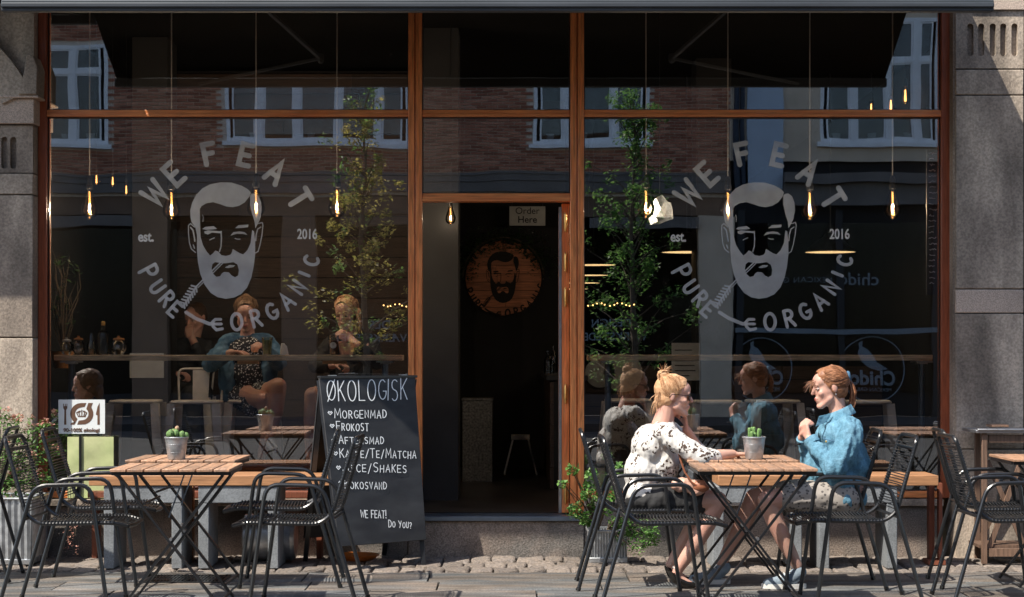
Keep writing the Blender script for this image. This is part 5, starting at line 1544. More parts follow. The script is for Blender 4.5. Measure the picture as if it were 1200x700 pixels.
# left planter with pink flowers
a = -3.62; b_ = PW(37, 0, -.62).x
planter(a, b_, -.62, -.22, PW(0, 585, -.62).z, 'large ribbed zinc planter under the flowering shrub at the left edge', 3)
r2 = Vector((-3.30, -.42, .46))
pts = []
for (px, py, sp, n) in ((8, 500, .10, 90), (25, 505, .11, 110), (42, 515, .10, 100), (52, 500, .05, 40), (20, 530, .12, 120), (45, 540, .10, 100), (10, 560, .10, 90), (35, 565, .09, 80), (55, 560, .06, 50), (12, 590, .07, 60), (64, 528, .05, 30), (3, 488, .06, 40)):
    pts.append((r2, PW(px, py, -.45 - .0), sp, n))
plant('flowering shrub with dusty pink blooms in the planter at the left pillar', pts, 13, petals=True, size=.036)
t = thing('trailing_plant', 'small dried trailing plant hanging under the left bench end', 'plant', PW(84, 615, -.4))
m = MB(); rr = random.Random(21)
for i in range(4):
    x_ = PW(80 + i * 3, 0, -.4).x
    m.tube([(x_, -.42, .5), (x_ + .01, -.43, .35), (x_ + rr.uniform(-.02, .03), -.43, .17)], .002, 4)
obj('stem', m, M['bark'], t, kind='stuff')
m = MB()
for i in range(10): leaves(m, PW(80 + rr.uniform(-4, 10), 612 + i * 4, -.42), 6, .03, .02, rr)
obj('foliage', m, M['petal'], t, kind='stuff')
t = thing('dark_houseplant', 'leafless twiggy houseplant in the dark corner of the left window', 'plant', PW(72, 415, .9))
m = MB(); rr = random.Random(31)
b0 = PW(73, 412, .9)
for i in range(16):
    e = PW(60 + rr.uniform(0, 34), 285 + rr.uniform(0, 70), .9 + rr.uniform(-.1, .1))
    m.tube([b0 + Vector((rr.uniform(-.01, .01), 0, 0)), b0.lerp(e, .4) + Vector((rr.uniform(-.05, .05), 0, 0)), b0.lerp(e, .75) + Vector((rr.uniform(-.05, .05), 0, 0)), e], [.006, .004, .003, .001], 5)
obj('twig', m, M['bark'], t, kind='stuff')
m = MB()
for i in range(22): leaves(m, PW(60 + rr.uniform(0, 34), 290 + rr.uniform(0, 90), .9), 4, .05, .05, rr)
obj('foliage', m, M['leaf_dark'], t, kind='stuff')
obj('pot', MB().lathe([(.06, -.12), (.085, 0), (.08, .0)], b0, 18), M['amber'], t)

# ================================================================ A-BOARD
ab = thing('chalkboard_sign', 'black A-frame chalkboard with the hand lettered organic menu beside the doorway', 'sign', (-.95, -.52, 0))
FL = Vector((-1.045, -1.0, 0)); FR = Vector((-.535, -.58, 0)); BL = Vector((-1.36, -.42, 0)); BR = Vector((-.85, -.06, 0))
TL = Vector((-1.215, -.735, 1.193)); TR = Vector((-.632, -.335, 1.193))
def corner_on(a, b_, z): f_ = z / 1.193; return a.lerp(b_, f_)
nF = (TR - TL).cross(TL - FL).normalized()
if nF.y > 0: nF = -nF
zb_ = .155
bl0, br0 = corner_on(FL, TL, zb_), corner_on(FR, TR, zb_)
def slab(a, b_, c, d, n_, th):
    return MB().add([a, b_, c, d, a + n_ * th, b_ + n_ * th, c + n_ * th, d + n_ * th], [(3, 2, 1, 0), (4, 5, 6, 7), (0, 1, 5, 4), (1, 2, 6, 5), (2, 3, 7, 6), (3, 0, 4, 7)])
obj('front_panel', slab(bl0, br0, TR, TL, nF, -.012), M['board'], ab, norm=True, bevel=.002)
for (a, b_) in ((FL, TL), (FR, TR)):
    sgn = 1 if a is FL else -1
    d_ = (TR - TL).normalized() * .016 * sgn
    obj('leg', MB().bar(a + d_ - nF * .03 + Vector((0, 0, .003)), b_ + d_ - nF * .03 - Vector((0, 0, .01)), .03, .03, (0, 1, 0)), M['black_metal'], ab)
nB = (TR - TL).cross(BL - TL).normalized()
if nB.y < 0: nB = -nB
sh = Vector((0, .045, 0))
cb, cb2 = corner_on(BL, TL + sh, zb_), corner_on(BR, TR + sh, zb_)
obj('rear_panel', slab(cb, cb2, TR + sh, TL + sh, nB, .012), M['board'], ab, norm=True)
for (a, b_) in ((BL, TL + sh), (BR, TR + sh)):
    sgn = 1 if a is BL else -1
    d_ = (TR - TL).normalized() * .016 * sgn
    obj('leg', MB().bar(a + d_ - nB * .018 + Vector((0, 0, .003)), b_ + d_ - nB * .018 - Vector((0, 0, .01)), .03, .03, (0, 1, 0)), M['black_metal'], ab)
obj('top_batten', MB().bar(TL - (TR - TL).normalized() * .003 + Vector((0, .02, .004)), TR + (TR - TL).normalized() * .003 + Vector((0, .02, .004)), .05, .016), M['black_metal'], ab, bevel=.002)
obj('hinge', MB().bar(TL + (TR - TL) * .1 + Vector((0, .02, .014)), TL + (TR - TL) * .16 + Vector((0, .02, .014)), .04, .006).bar(TL + (TR - TL) * .84 + Vector((0, .02, .014)), TL + (TR - TL) * .9 + Vector((0, .02, .014)), .04, .006), M['steel'], ab)
# lettering laid out on the board in its own width / height units
def bu(px, py):
    v = (py - 444) / (206 - 14 * (px - 378) / 115)
    xl = 378 + 14 * v; xr = 484 + 15.5 * v
    return ((px - xl) / (xr - xl), v)
def fb(u, v, d):
    top = TL.lerp(TR, u); bot = bl0.lerp(br0, u)
    return top.lerp(bot, v) + nF * (.0012 + d)
fpx = lambda x_, y_, d: fb(*bu(x_, y_), d)
cr = lambda X_, Y_: (365 + X_ / 3.043, 435 + Y_ / 3.043)
lines = [('ØKOLOGISK', 64, 335, 112, 76, 1.35, False), ('MORGENMAD', 86, 262, 178, 36, 1.15, True), ('FROKOST', 91, 200, 226, 34, 1.15, True), ('AFTENSMAD', 97, 252, 273, 31, 1.15, True),
         ('KAFFE/TE/MATCHA', 99, 368, 323, 32, 1.15, True), ('JUICE/SHAKES', 107, 333, 376, 34, 1.15, True), ('KOKOSVAND', 112, 260, 437, 31, 1.1, True), ('WE FEAT!', 164, 257, 541, 27, 1.2, False), ('DO YOU?', 266, 352, 572, 25, 1.1, True)]
cnt = 0
for (s_, xa, xb, yb, h, w_, bf) in lines:
    m = MB()
    p0 = cr(xa, yb); p1 = cr(xb, yb)
    for st3 in text_strokes(s_, p0[0], p1[0], p0[1], h / 3.043, bf, .05, seed=len(s_)):
        # gentle wobble of the hand
        cnt += 1
        m.ribbon(st3, w_ * .78, fpx, .0002 * (1 + cnt % 4))
    obj('chalk_lettering', m, M['chalk'], ab)
for (X_, Y_) in ((71, 160), (76, 208), (80, 262), (84, 310), (92, 362), (98, 418)):
    c_ = cr(X_, Y_)
    m = MB()
    m.ribbon([(c_[0], c_[1] + 2.2), (c_[0] - 2.3, c_[1] - .6), (c_[0] - 1.2, c_[1] - 2), (c_[0], c_[1] - .6), (c_[0] + 1.2, c_[1] - 2), (c_[0] + 2.3, c_[1] - .6), (c_[0], c_[1] + 2.2)], .9, fpx, .0006)
    obj('chalk_heart', m, M['chalk'], ab)

# ================================================================ WOODEN STAND AT THE RIGHT
t = thing('wooden_stand', 'weathered wooden stand with crossed braces and metal top against the right pillar', 'stand', (PW(1180, 0, -.4).x, -.4, 0))
def wp(px, py, y_): return PW(px, py, y_)
zt = wp(0, 507, -.5).z
xa, xb = wp(1141, 0, -.5).x, wp(1225, 0, -.5).x
for (px_, y_) in ((1151, -.58), (1222, -.58), (1143, -.26), (1222, -.26)):
    x_ = wp(px_, 0, y_).x
    obj('leg', MB().box(x_, x_ + .034, y_, y_ + .03, .002, zt - .002), M['oldwood'], t, bevel=.003)
obj('rail', MB().box(wp(1151, 0, -.58).x + .046, xb, -.575, -.55, .05, .10), M['oldwood'], t)
obj('rail', MB().box(wp(1151, 0, -.58).x + .046, xb, -.575, -.55, zt - .06, zt - .012), M['oldwood'], t)
obj('brace', MB().bar(wp(1158, 645, -.54), wp(1195, 545, -.54), .03, .018, (0, 1, 0)), M['oldwood'], t)
obj('brace', MB().bar(wp(1157, 540, -.52), wp(1200, 640, -.52), .03, .018, (0, 1, 0)), M['oldwood'], t)
obj('brace', MB().bar(wp(1143, 640, -.25), wp(1190, 560, -.25), .03, .018, (0, 1, 0)), M['oldwood'], t)
obj('metal_top', MB().box(xa - .01, xb, -.60, -.22, zt, zt + .02).tube([(xa, -.602, zt + .022), (xb, -.602, zt + .022)], .008), M['steel'], t, bevel=.003)
obj('shelf', MB().box(xa + .03, xb, -.54, -.25, .10, .12), M['oldwood'], t)
t = thing('wooden_tray', 'pale wooden tray lying on the metal top of the stand', 'tray', (wp(1170, 0, -.4).x, -.4, zt + .021))
obj('tray', MB().box(wp(1160, 0, -.4).x, wp(1180, 0, -.4).x, -.45, -.3, zt + .032, zt + .047), M['teak'], t, bevel=.003)
obj('foot', MB().box(wp(1162, 0, -.4).x, wp(1164, 0, -.4).x, -.44, -.31, zt + .0305, zt + .0318).box(wp(1176, 0, -.4).x, wp(1178, 0, -.4).x, -.44, -.31, zt + .0305, zt + .0318), M['teak'], t)
t = thing('folded_chair', 'dark folded metal chair stored inside the wooden stand', 'chair', (wp(1180, 0, -.38).x, -.38, .13))
obj('frame', MB().tube(bend([wp(1165, 640, -.4), wp(1172, 560, -.4), wp(1200, 560, -.4), wp(1206, 640, -.4)], .05), .01, 8).tube([wp(1168, 610, -.36), wp(1204, 585, -.36)], .009, 8), M['black_metal'], t)
obj('slat', MB().bar(wp(1170, 590, -.37), wp(1203, 590, -.37), .05, .008, (0, 1, 0)).bar(wp(1170, 605, -.37), wp(1203, 605, -.37), .05, .008, (0, 1, 0)), M['black_metal'], t)

# ================================================================ STREET TREES behind the camera side, mirrored in the panes
def street_tree(x_, y_, h0, h1, rad, n, mat, label, seed, gold=None):
    rr = random.Random(seed)
    t = thing('street_tree', label, 'tree', (x_, y_, -.13), group='slender street trees mirrored in the panes')
    tr = MB().tube([(x_, y_, -.13), (x_ + .03, y_, 1.5), (x_ - .05, y_ + .05, 3.2), (x_ + .02, y_, h1 - .4)], [.07, .055, .035, .01], 9)
    lf = MB(); lg = MB()
    for i in range(n):
        f_ = (i + rr.uniform(0, .8)) / n
        z_ = h0 + (h1 - h0) * f_
        env = rad * (1.15 - f_) ** .8 * rr.choice((.35, .6, .8, 1.0, 1.25))
        a = i * 2.399 + rr.uniform(-.9, .9)
        e = Vector((x_ + env * math.cos(a), y_ + env * math.sin(a) * .7, z_ + rr.uniform(-.15, .3)))
        s_ = Vector((x_, y_, z_ - .45 * env - .15))
        mid = s_.lerp(e, .5) + Vector((0, 0, .08))
        tr.tube([s_, mid, e], [.016, .010, .003], 5)
        for q_ in range(4):
            if rr.random() < .22: continue
            p = s_.lerp(e, .35 + .24 * q_) + Vector((rr.uniform(-.1, .1), rr.uniform(-.1, .1), rr.uniform(-.08, .12)))
            leaves(lg if (gold and rr.random() < gold * (1 - abs(f_ - .45))) else lf, p, rr.randint(12, 34), rr.uniform(.09, .19), .085, rr)
    obj('trunk', tr, M['bark'], t)
    obj('crown', lf, M[mat], t, kind='stuff')
    if gold: obj('yellow_leaves', lg, M['leaf_gold'], t, kind='stuff')
k_ = (12.29 + 19.0) / 2150
street_tree((428 - 600) * k_, -19, 1.5, EYE + (412 - 112) * k_, 1.15, 46, 'leaf_tree', 'slender yellowing street tree mirrored in the left window', 41, gold=.95)
street_tree((742 - 600) * k_, -19, 1.3, EYE + (412 - 108) * k_, 1.15, 66, 'leaf_tree', 'slender green street tree mirrored in the right window', 42)

# ================================================================ PEOPLE
def fuse(name, prims, voxel, smooth, mat, parent, disp=None, seed=0, cut=None, origin=None):
    """overlapping capsules and ellipsoids fused into one continuous skin"""
    mb = MB()
    for p in prims:
        if p[0] == 'c': mb.caps(p[1], p[2], p[3], p[4], 14)
        elif p[0] == 'e': mb.ell(p[1], p[2], p[3] if len(p) > 3 else None, 18, 12)
    me = mb.mesh(name, mat, origin)
    o = bpy.data.objects.new('tmp', me); COL.objects.link(o)
    r = o.modifiers.new('r', 'REMESH'); r.mode = 'VOXEL'; r.voxel_size = voxel; r.use_smooth_shade = True
    s_ = o.modifiers.new('s', 'SMOOTH'); s_.factor = 0.5; s_.iterations = smooth
    dg = bpy.context.evaluated_depsgraph_get()
    out = bpy.data.meshes.new_from_object(o.evaluated_get(dg))
    bpy.data.objects.remove(o)
    out.name = name
    if cut:
        bm = bmesh.new(); bm.from_mesh(out)
        dead = [f_ for f_ in bm.faces if cut(f_.calc_center_median() + (origin or Vector()))]
        bmesh.ops.delete(bm, geom=dead, context='FACES')
        bm.to_mesh(out); bm.free()
    if disp:
        amp, freq, st_ = disp
        off = Vector((seed * 3.1, seed * 1.7, 0))
        nrm = [v.normal.copy() for v in out.vertices]
        for v, n_ in zip(out.vertices, nrm):
            q_ = Vector((v.co.x * st_[0], v.co.y * st_[1], v.co.z * st_[2])) * freq + off
            k_ = noise.noise(q_) + .5 * noise.noise(q_ * 2.1)
            k_ = 1 - 2 * abs(k_)       # creased folds
            k2_ = noise.noise(q_ * 2.7 + Vector((5, 2, 1)))
            k_ += .45 * (1 - 3 * abs(k2_))
            v.co += n_ * amp * (k_ - .3)
    out.materials.clear(); out.materials.append(mat)
    out.polygons.foreach_set('use_smooth', [True] * len(out.polygons))
    ob_ = bpy.data.objects.new(name, out); COL.objects.link(ob_)
    if parent: ob_.parent = parent
    return ob_


def basis(fwd, up=(0, 0, 1)):
    f_ = Vector(fwd).normalized(); u = Vector(up)
    s_ = u.cross(f_).normalized(); u = f_.cross(s_).normalized()
    return Matrix((f_, s_, u)).transposed()      # local x forward, y left, z up


def head_prims(c, m):
    """head centred between the ears; local +x is the face"""
    P = lambda x_, y_, z_: Vector(c) + m @ Vector((x_, y_, z_))
    pr = [('e', P(-.018, 0, .035), (.094, .074, .082), m), ('e', P(.022, 0, -.018), (.066, .060, .088), m),
          ('e', P(.040, 0, .045), (.052, .058, .050), m),
          ('c', P(.018, .043, -.058), P(.066, .014, -.096), .022, .019), ('c', P(.018, -.043, -.058), P(.066, -.014, -.096), .022, .019),
          ('e', P(.073, 0, -.096), (.019, .020, .018), m),
          ('e', P(.066, 0, -.058), (.028, .028, .030), m),
          ('c', P(.084, 0, .022), P(.104, 0, -.016), .0075, .0095), ('e', P(.104, 0, -.020), (.011, .013, .009), m),
          ('c', P(.078, .030, .024), P(.080, -.030, .024), .012, .012),
          ('e', P(.058, .036, -.022), (.022, .020, .022), m), ('e', P(.058, -.036, -.022), (.022, .020, .022), m),
          ('c', P(.090, .012, -.048), P(.090, -.012, -.048), .0065, .0065), ('c', P(.087, .010, -.059), P(.087, -.010, -.059), .0072, .0072),
          ('e', P(-.012, .073, .0), (.018, .009, .031), m), ('e', P(-.012, -.073, .0), (.018, .009, .031), m)]
    return pr, P


def hand_prims(w, d, nrm, side, curl, s=1.0):
    """w wrist, d direction of the fingers, nrm back-of-hand normal, side +1/-1 puts the thumb"""
    d = Vector(d).normalized(); nrm = Vector(nrm); nrm = (nrm - d * nrm.dot(d)).normalized(); lat = d.cross(nrm).normalized()
    w = Vector(w); pr = []
    kn = []
    for i, o_ in enumerate((-.030, -.010, .010, .029)):
        k = w + d * (.085 - abs(o_ + .005) * .25) * s + lat * o_ * s
        kn.append(k); pr.append(('c', w + lat * o_ * .5 * s, k, .0135 * s, .0105 * s))
    for i, k in enumerate(kn):
        L = (.040, .047, .044, .034)[i] if side > 0 else (.034, .044, .047, .040)[i]
        a = curl * (1 + .08 * i); p = k; dd = d.copy()
        for j, q_ in enumerate((1.0, .72, .55)):
            a_ = a * (1 + .25 * j) * (j + 1) * .75
            dd = (d * math.cos(a_) - nrm * math.sin(a_)).normalized()
            e = p + dd * L * q_ * s
            pr.append(('c', p, e, (.0095 - .0008 * j) * s, (.0088 - .0008 * j) * s)); p = e
    tb = w + lat * (-.028 if side > 0 else .028) * s + d * .025 * s
    td = (d * .75 + lat * (-.6 if side > 0 else .6) - nrm * (.3 + curl * .35)).normalized()
    t1 = tb + td * .040 * s
    td2 = (td + d * .5 - nrm * curl * .5).normalized()
    pr += [('c', tb, t1, .0135 * s, .0105 * s), ('c', t1, t1 + td2 * .032 * s, .0102 * s, .0085 * s)]
    return pr


def chain(pts):
    return [('c', pts[i][0], pts[i + 1][0], pts[i][1], pts[i + 1][1]) for i in range(len(pts) - 1)]


def strands(mb, starts, flow, n_seg, r0, rr, jitter):
    for p in starts:
        pts = [p]
        for i in range(n_seg):
            p = flow(p, i) + Vector((rr.uniform(-1, 1), rr.uniform(-1, 1), rr.uniform(-1, 1))) * jitter
            pts.append(p)
        mb.tube(pts, [r0 * (1 - .75 * i / n_seg) for i in range(n_seg + 1)], 4)


def hair_shell(c, m, face_cut=.045, inflate=1.0, low=-.02):
    """cap of hair over the skull, open at the face"""
    P = lambda x_, y_, z_: Vector(c) + m @ Vector((x_, y_, z_))
    return [('e', P(-.026, 0, .038), (.095 * inflate, .080 * inflate, .087 * inflate), m), ('e', P(-.035, 0, -.01), (.072 * inflate, .074 * inflate, .075 * inflate), m),
            ('e', P(.018, 0, .064), (.062, .062, .057), m)]


def hair_paths(mb, c, m, target, rr, n=170, r_=.0013, low=-.04):
    """combed strands running from the hairline over the skull to the knot"""
    P = lambda v: Vector(c) + m @ v
    T = m.inverted() @ (Vector(target) - Vector(c))
    for _ in range(int(n * 4)):
        a = rr.uniform(-1.0, 1.0) * math.pi * .62      # around the hairline, 0 = forehead
        x_ = .082 * math.cos(a) - .005; y_ = .074 * math.sin(a)
        z_ = .072 * math.cos(a * .8) * (1 if abs(a) < 1.3 else .6) + (0.0 if abs(a) < 1.3 else low * (abs(a) - 1.3)) + rr.uniform(-.004, .004)
        s_ = Vector((x_, y_, max(z_, low)))
        pts = []
        N = 7
        for i in range(N + 1):
            t = i / N
            q_ = s_.lerp(T, t)
            cc = Vector((-.025, 0, .035)); d = q_ - cc
            e = Vector((d.x / .104, d.y / .089, d.z / .096))
            L = max(e.length, 1e-4)
            on_ = cc + d / L
            w_ = math.sin(math.pi * min(1, t * 1.0)) ** .6 if 0 < t < 1 else 0
            q2 = q_.lerp(on_, w_) + Vector((rr.uniform(-1, 1), rr.uniform(-1, 1), rr.uniform(-1, 1))) * .0015
            pts.append(P(q2))
        pts[-1] = pts[-1] if rr.random() > .3 else pts[-1]
        mb.tube(pts, [r_ * (.6 + .6 * (i / N)) for i in range(N + 1)], 4)


def face_parts(t, c, m, P, brow, eyes=True, lips=True):
    og = origin_of(t)
    if eyes:
        for s_ in (-1, 1):
            e = obj('eye', MB().ell(P(.0745, s_ * .030, .004), (.011, .012, .011), m, 12, 8), M['eyewhite'], t)
            obj('iris', MB().ell(P(.0835, s_ * .030, .003), (.004, .0055, .0058), m, 10, 6), M['dark'], e)
            obj('eyelid', MB().tube([P(.078, s_ * .018, .006), P(.0875, s_ * .030, .0105), P(.076, s_ * .043, .005)], .0028, 6), M['skin'], e)
            obj('eyebrow', MB().tube([P(.0885, s_ * .014, .024), P(.0885, s_ * .028, .030), P(.078, s_ * .045, .025)], [.0028, .0032, .0015], 6), M[brow], e)
    if lips:
        obj('lips', MB().tube([P(.082, .021, -.0535), P(.0935, .008, -.0495), P(.095, 0, -.051), P(.0935, -.008, -.0495), P(.082, -.021, -.0535)], [.0022, .0042, .0042, .0042, .0022], 7).tube([P(.082, .019, -.0545), P(.0915, .007, -.0585), P(.0925, 0, -.059), P(.0915, -.007, -.0585), P(.082, -.019, -.0545)], [.002, .0045, .005, .0045, .002], 7), M['lip'], t)


# ---------------------------------------------------------------- woman in the floral blouse
YL = -1.68
def A(px, py, dy=0.0):
    p = PW(px, py, YL); return Vector((p.x, YL + dy, p.z))
w1 = thing('person', 'woman with blond bun, sunglasses and white floral blouse resting her hand by the pot', 'person', (A(765, 0).x, YL, 0))
og = origin_of(w1)
hc = A(790, 464.5); hm = basis((1, -.06, -.10), (0, 0, 1))
hp, HP = head_prims(hc, hm)
nb_ = A(779, 497)
bp = list(hp)
bp += chain([(HP(-.034, 0, -.02), .056), (A(780, 485), .056), (A(776, 499), .064)])
bp += [('e', A(757, 577), (.120, .165, .105)), ('e', A(755, 552), (.10, .135, .13)), ('e', A(764, 525), (.094, .140, .12)), ('c', A(779, 508, -.12), A(785, 506, .12), .044, .044)]
bp += chain([(A(780, 507, -.165), .050), (A(817, 533, -.24), .039), (A(838, 532, -.20), .037), (A(855, 530.5, -.15), .026)])
bp += hand_prims(A(856, 530.5, -.145), (1, .28, -.02), (0, 0, 1), 1, .75, .95)
bp += chain([(A(786, 506, .16), .048), (A(822, 531, .15), .038), (A(806, 505, .07), .027)])
bp += hand_prims(A(805, 502, .065), (-.12, -.22, 1), (1, 0.1, .1), -1, 1.0, .9)
legs1 = chain([(A(765, 583, -.09), .088), (A(805, 583, -.10), .078), (A(838, 586, -.10), .060), (A(826, 612, -.10), .054), (A(810, 640, -.09), .046), (A(794, 664, -.08), .031)])
legs1 += chain([(A(765, 583, .09), .088), (A(805, 585, .12), .078), (A(834, 588, .13), .060), (A(818, 615, .14), .052), (A(803, 642, .15), .044), (A(789, 665, .15), .031)])
for dy in (-.08, .15): legs1 += chain([(A(793, 667, dy), .030), (A(790, 673, dy), .026), (A(803, 681, dy), .023), (A(811, 684, dy), .015)])
fuse('body', bp + legs1, .0055, 5, M['skin'], w1, origin=og)
top = [('e', A(755, 577), (.122, .172, .085)), ('e', A(754, 553), (.110, .145, .14)), ('e', A(763, 524), (.112, .155, .13)), ('c', A(777, 506, -.12), A(782, 504, .12), .068, .066),
       ('e', A(778, 543, -.03), (.085, .11, .13))]
top += chain([(A(780, 508, -.160), .060), (A(799, 522, -.21), .056), (A(819, 534, -.24), .057), (A(833, 534, -.21), .050)])
top += chain([(A(786, 507, .162), .062), (A(806, 520, .16), .056), (A(820, 530, .15), .050)])
fuse('blouse', top, .0075, 12, M['floral'], w1, disp=(.007, 8, (1.7, 1, .6)), seed=3, origin=og, cut=lambda p: p.z > nb_.z + .012)
sh_ = [('e', A(757, 585), (.135, .185, .085))]
for dy in (-.09, .10): sh_ += chain([(A(765, 584, dy), .102), (A(790, 584, dy), .098), (A(812, 585, dy), .090)])
fuse('shorts', sh_, .0075, 5, M['black_cloth'], w1, disp=(.007, 8, (1.4, 1, .6)), seed=5, origin=og)
for dy, nm in ((-.08, 1), (.15, 2)):
    s_ = chain([(A(786, 668, dy), .026), (A(790, 676, dy), .030), (A(803, 683, dy), .028), (A(812, 685, dy), .020)])
    sh = fuse('shoe', s_, .005, 3, M['dark'], w1, origin=og, cut=lambda p: p.z > .095 - (p.x - A(786, 0).x) * .35)
    for k_ in range(3): obj('strap', MB().tube([A(788 + k_ * 2.4, 664 + k_ * 3, dy - .034), A(791 + k_ * 2.6, 661 + k_ * 3.2, dy), A(788 + k_ * 2.4, 664 + k_ * 3, dy + .034)], .0035, 6), M['white_rubber'], sh)
rr = random.Random(61)
knot = HP(-.075, 0, .115)
fuse('hair', hair_shell(hc, hm) + [('e', knot, (.036, .036, .032)), ('c', HP(-.06, 0, .09), knot, .03, .03), ('e', HP(-.072, 0, -.035), (.040, .058, .055), hm)], .005, 4, M['hair_blond'], w1, disp=(.0015, 28, (1, 1, 1)), origin=og,
     cut=lambda p: (hm.inverted() @ (p - hc)).x > .062 - max(0, (.062 - (hm.inverted() @ (p - hc)).z)) * .75)
m = MB(); hair_paths(m, hc, hm, knot, rr, 190)
for i in range(26):     # knot loops
    a = i * .7; pts = [knot + Vector((.030 * math.cos(a + b_), .034 * math.sin(a * 1.7 + b_), .028 * math.sin(b_ * 1.3 + a))) for b_ in (0, .5, 1, 1.5, 2)]
    m.tube(pts, [.002, .003, .003, .003, .001], 4)
for i in range(70):     # flyaway ends at the knot and down the nape
    if i < 26:
        a = rr.uniform(0, 6.28); e = knot + Vector((rr.uniform(-.035, .06), rr.uniform(-.03, .03), rr.uniform(.01, .075)))
        m.tube([knot + Vector((.02 * math.cos(a), .01, .02 * math.sin(a))), knot.lerp(e, .6) + Vector((0, 0, .012)), e], [.0022, .0014, .0005], 4)
    else:
        s_ = HP(-.085 + rr.uniform(-.01, .02), rr.uniform(-.06, .06), rr.uniform(-.02, .05)); e = s_ + Vector((rr.uniform(-.055, .01), rr.uniform(-.02, .02), rr.uniform(-.12, -.04)))
        m.tube([s_, s_.lerp(e, .5) + Vector((-.012, 0, -.005)), e], [.0022, .0015, .0006], 4)
obj('hair_strands', m, M['hair_blond'], w1)
face_parts(w1, hc, hm, HP, 'hair_blond', eyes=False)
g = MB()
for s_ in (-1, 1):
    g.prism(arc(0, 0, 1, 0, 360, 16)[:-1], lambda u, v, d, s_=s_: HP(.094 + d - abs(u * .0) - .012 * (abs(s_ * .033 + u * .025) / .06) ** 2, s_ * .033 + u * .029, .004 + v * .023 + abs(u) * .001), -.002, .002)
g.tube([HP(.097, -.010, .010), HP(.100, 0, .012), HP(.097, .010, .010)], .0018, 6)
for s_ in (-1, 1): g.tube([HP(.084, s_ * .058, .012), HP(.04, s_ * .073, .012), HP(-.015, s_ * .080, .012), HP(-.03, s_ * .080, -.008)], .0022, 6)
obj('sunglasses', g, M['dark'], w1, norm=True)
# bag on the lap stays a thing of its own
hb = thing('handbag', 'brown leather handbag with pale pink body on the lap of the blond woman', 'bag', A(805, 575, -.02))
obj('bag_body', fuse('bag_body', [('e', A(797, 566, -.03), (.085, .05, .042)), ('e', A(812, 569, -.02), (.06, .045, .045))], .007, 3, M['leather_pale'], None, disp=(.006, 14, (1, 1, 1)), origin=origin_of(hb)).data, None, hb, local=True) if False else fuse('bag_body', [('e', A(797, 566, -.19), (.070, .03, .040)), ('e', A(812, 569, -.19), (.055, .03, .045))], .007, 3, M['leather_pale'], hb, disp=(.006, 14, (1, 1, 1)), origin=origin_of(hb))
fuse('bag_flap', [('e', A(817, 567, -.20), (.055, .032, .036))], .007, 3, M['leather'], hb, origin=origin_of(hb))
obj('shoulder_strap', MB().tube([A(789, 520, -.20), A(793, 535, -.21), A(798, 550, -.225), A(806, 562, -.225), A(818, 570, -.22)], .006, 6), M['leather'], hb)

# ---------------------------------------------------------------- woman in light denim
w2 = thing('person', 'woman with auburn ponytail and light blue denim jacket clasping her hands', 'person', (A(985, 0).x, YL, 0))
og = origin_of(w2)
hc = A(972, 454.5); hm = basis((-1, -.10, -.16), (0, 0, 1))
hp, HP = head_prims(hc, hm)
nb_ = A(984, 487)
bp = list(hp) + chain([(HP(-.028, 0, -.02), .052), (A(981, 478), .049), (nb_, .058)])
bp += [('e', A(988, 578), (.13, .17, .11)), ('e', A(987, 550), (.10, .13, .13)), ('e', A(986, 520), (.095, .145, .12))]
bp += chain([(A(990, 505, -.165), .050), (A(970, 543, -.19), .040), (A(946, 514, -.08), .027)])
bp += hand_prims(A(945, 513, -.075), (-.25, .35, 1), (-1, -.4, -.1), 1, 1.1, .95)
bp += chain([(A(982, 503, .165), .050), (A(955, 541, .17), .040), (A(941, 513, .03), .027)])
bp += hand_prims(A(941, 512, .02), (-.15, -.35, 1), (-1, .4, 0), -1, 1.1, .95)
legs2 = chain([(A(985, 583, -.09), .088), (A(930, 581, -.10), .074), (A(897, 585, -.10), .060), (A(906, 610, -.10), .054), (A(918, 636, -.10), .045), (A(931, 661, -.10), .031)])
legs2 += chain([(A(985, 583, .09), .088), (A(930, 583, .12), .074), (A(888, 586, .12), .060), (A(876, 612, .12), .052), (A(862, 638, .11), .044), (A(848, 662, .11), .031)])
fuse('body', bp + legs2, .0055, 5, M['skin'], w2, origin=og)
sk = [('e', A(984, 583), (.13, .18, .09))]
for dy in (-.10, .11): sk += chain([(A(985, 583, dy), .105), (A(950, 581, dy), .095), (A(924, 582, dy), .088)])
fuse('skirt', sk, .0075, 5, M['skirt'], w2, disp=(.004, 8, (1, 1, 1)), seed=2, origin=og)
jk = [('e', A(983, 583), (.152, .205, .095)), ('e', A(982, 562), (.142, .19, .12)), ('e', A(986, 535), (.142, .18, .13)), ('e', A(985, 510), (.120, .17, .11)), ('c', A(990, 500, -.13), A(982, 499, .13), .068, .066), ('e', A(960, 553, -.0), (.09, .14, .15)), ('e', A(1000, 548, -.02), (.10, .14, .10))]
jk += chain([(A(991, 505, -.17), .070), (A(983, 526, -.20), .066), (A(971, 546, -.21), .064), (A(957, 531, -.15), .050), (A(949, 519, -.095), .040)])
jk += chain([(A(982, 503, .17), .066), (A(957, 543, .18), .060), (A(944, 519, .05), .040)])
fuse('denim_jacket', jk, .0075, 10, M['denim'], w2, disp=(.011, 8, (1.8, 1, .55)), seed=7, origin=og, cut=lambda p: p.z > nb_.z + .01)
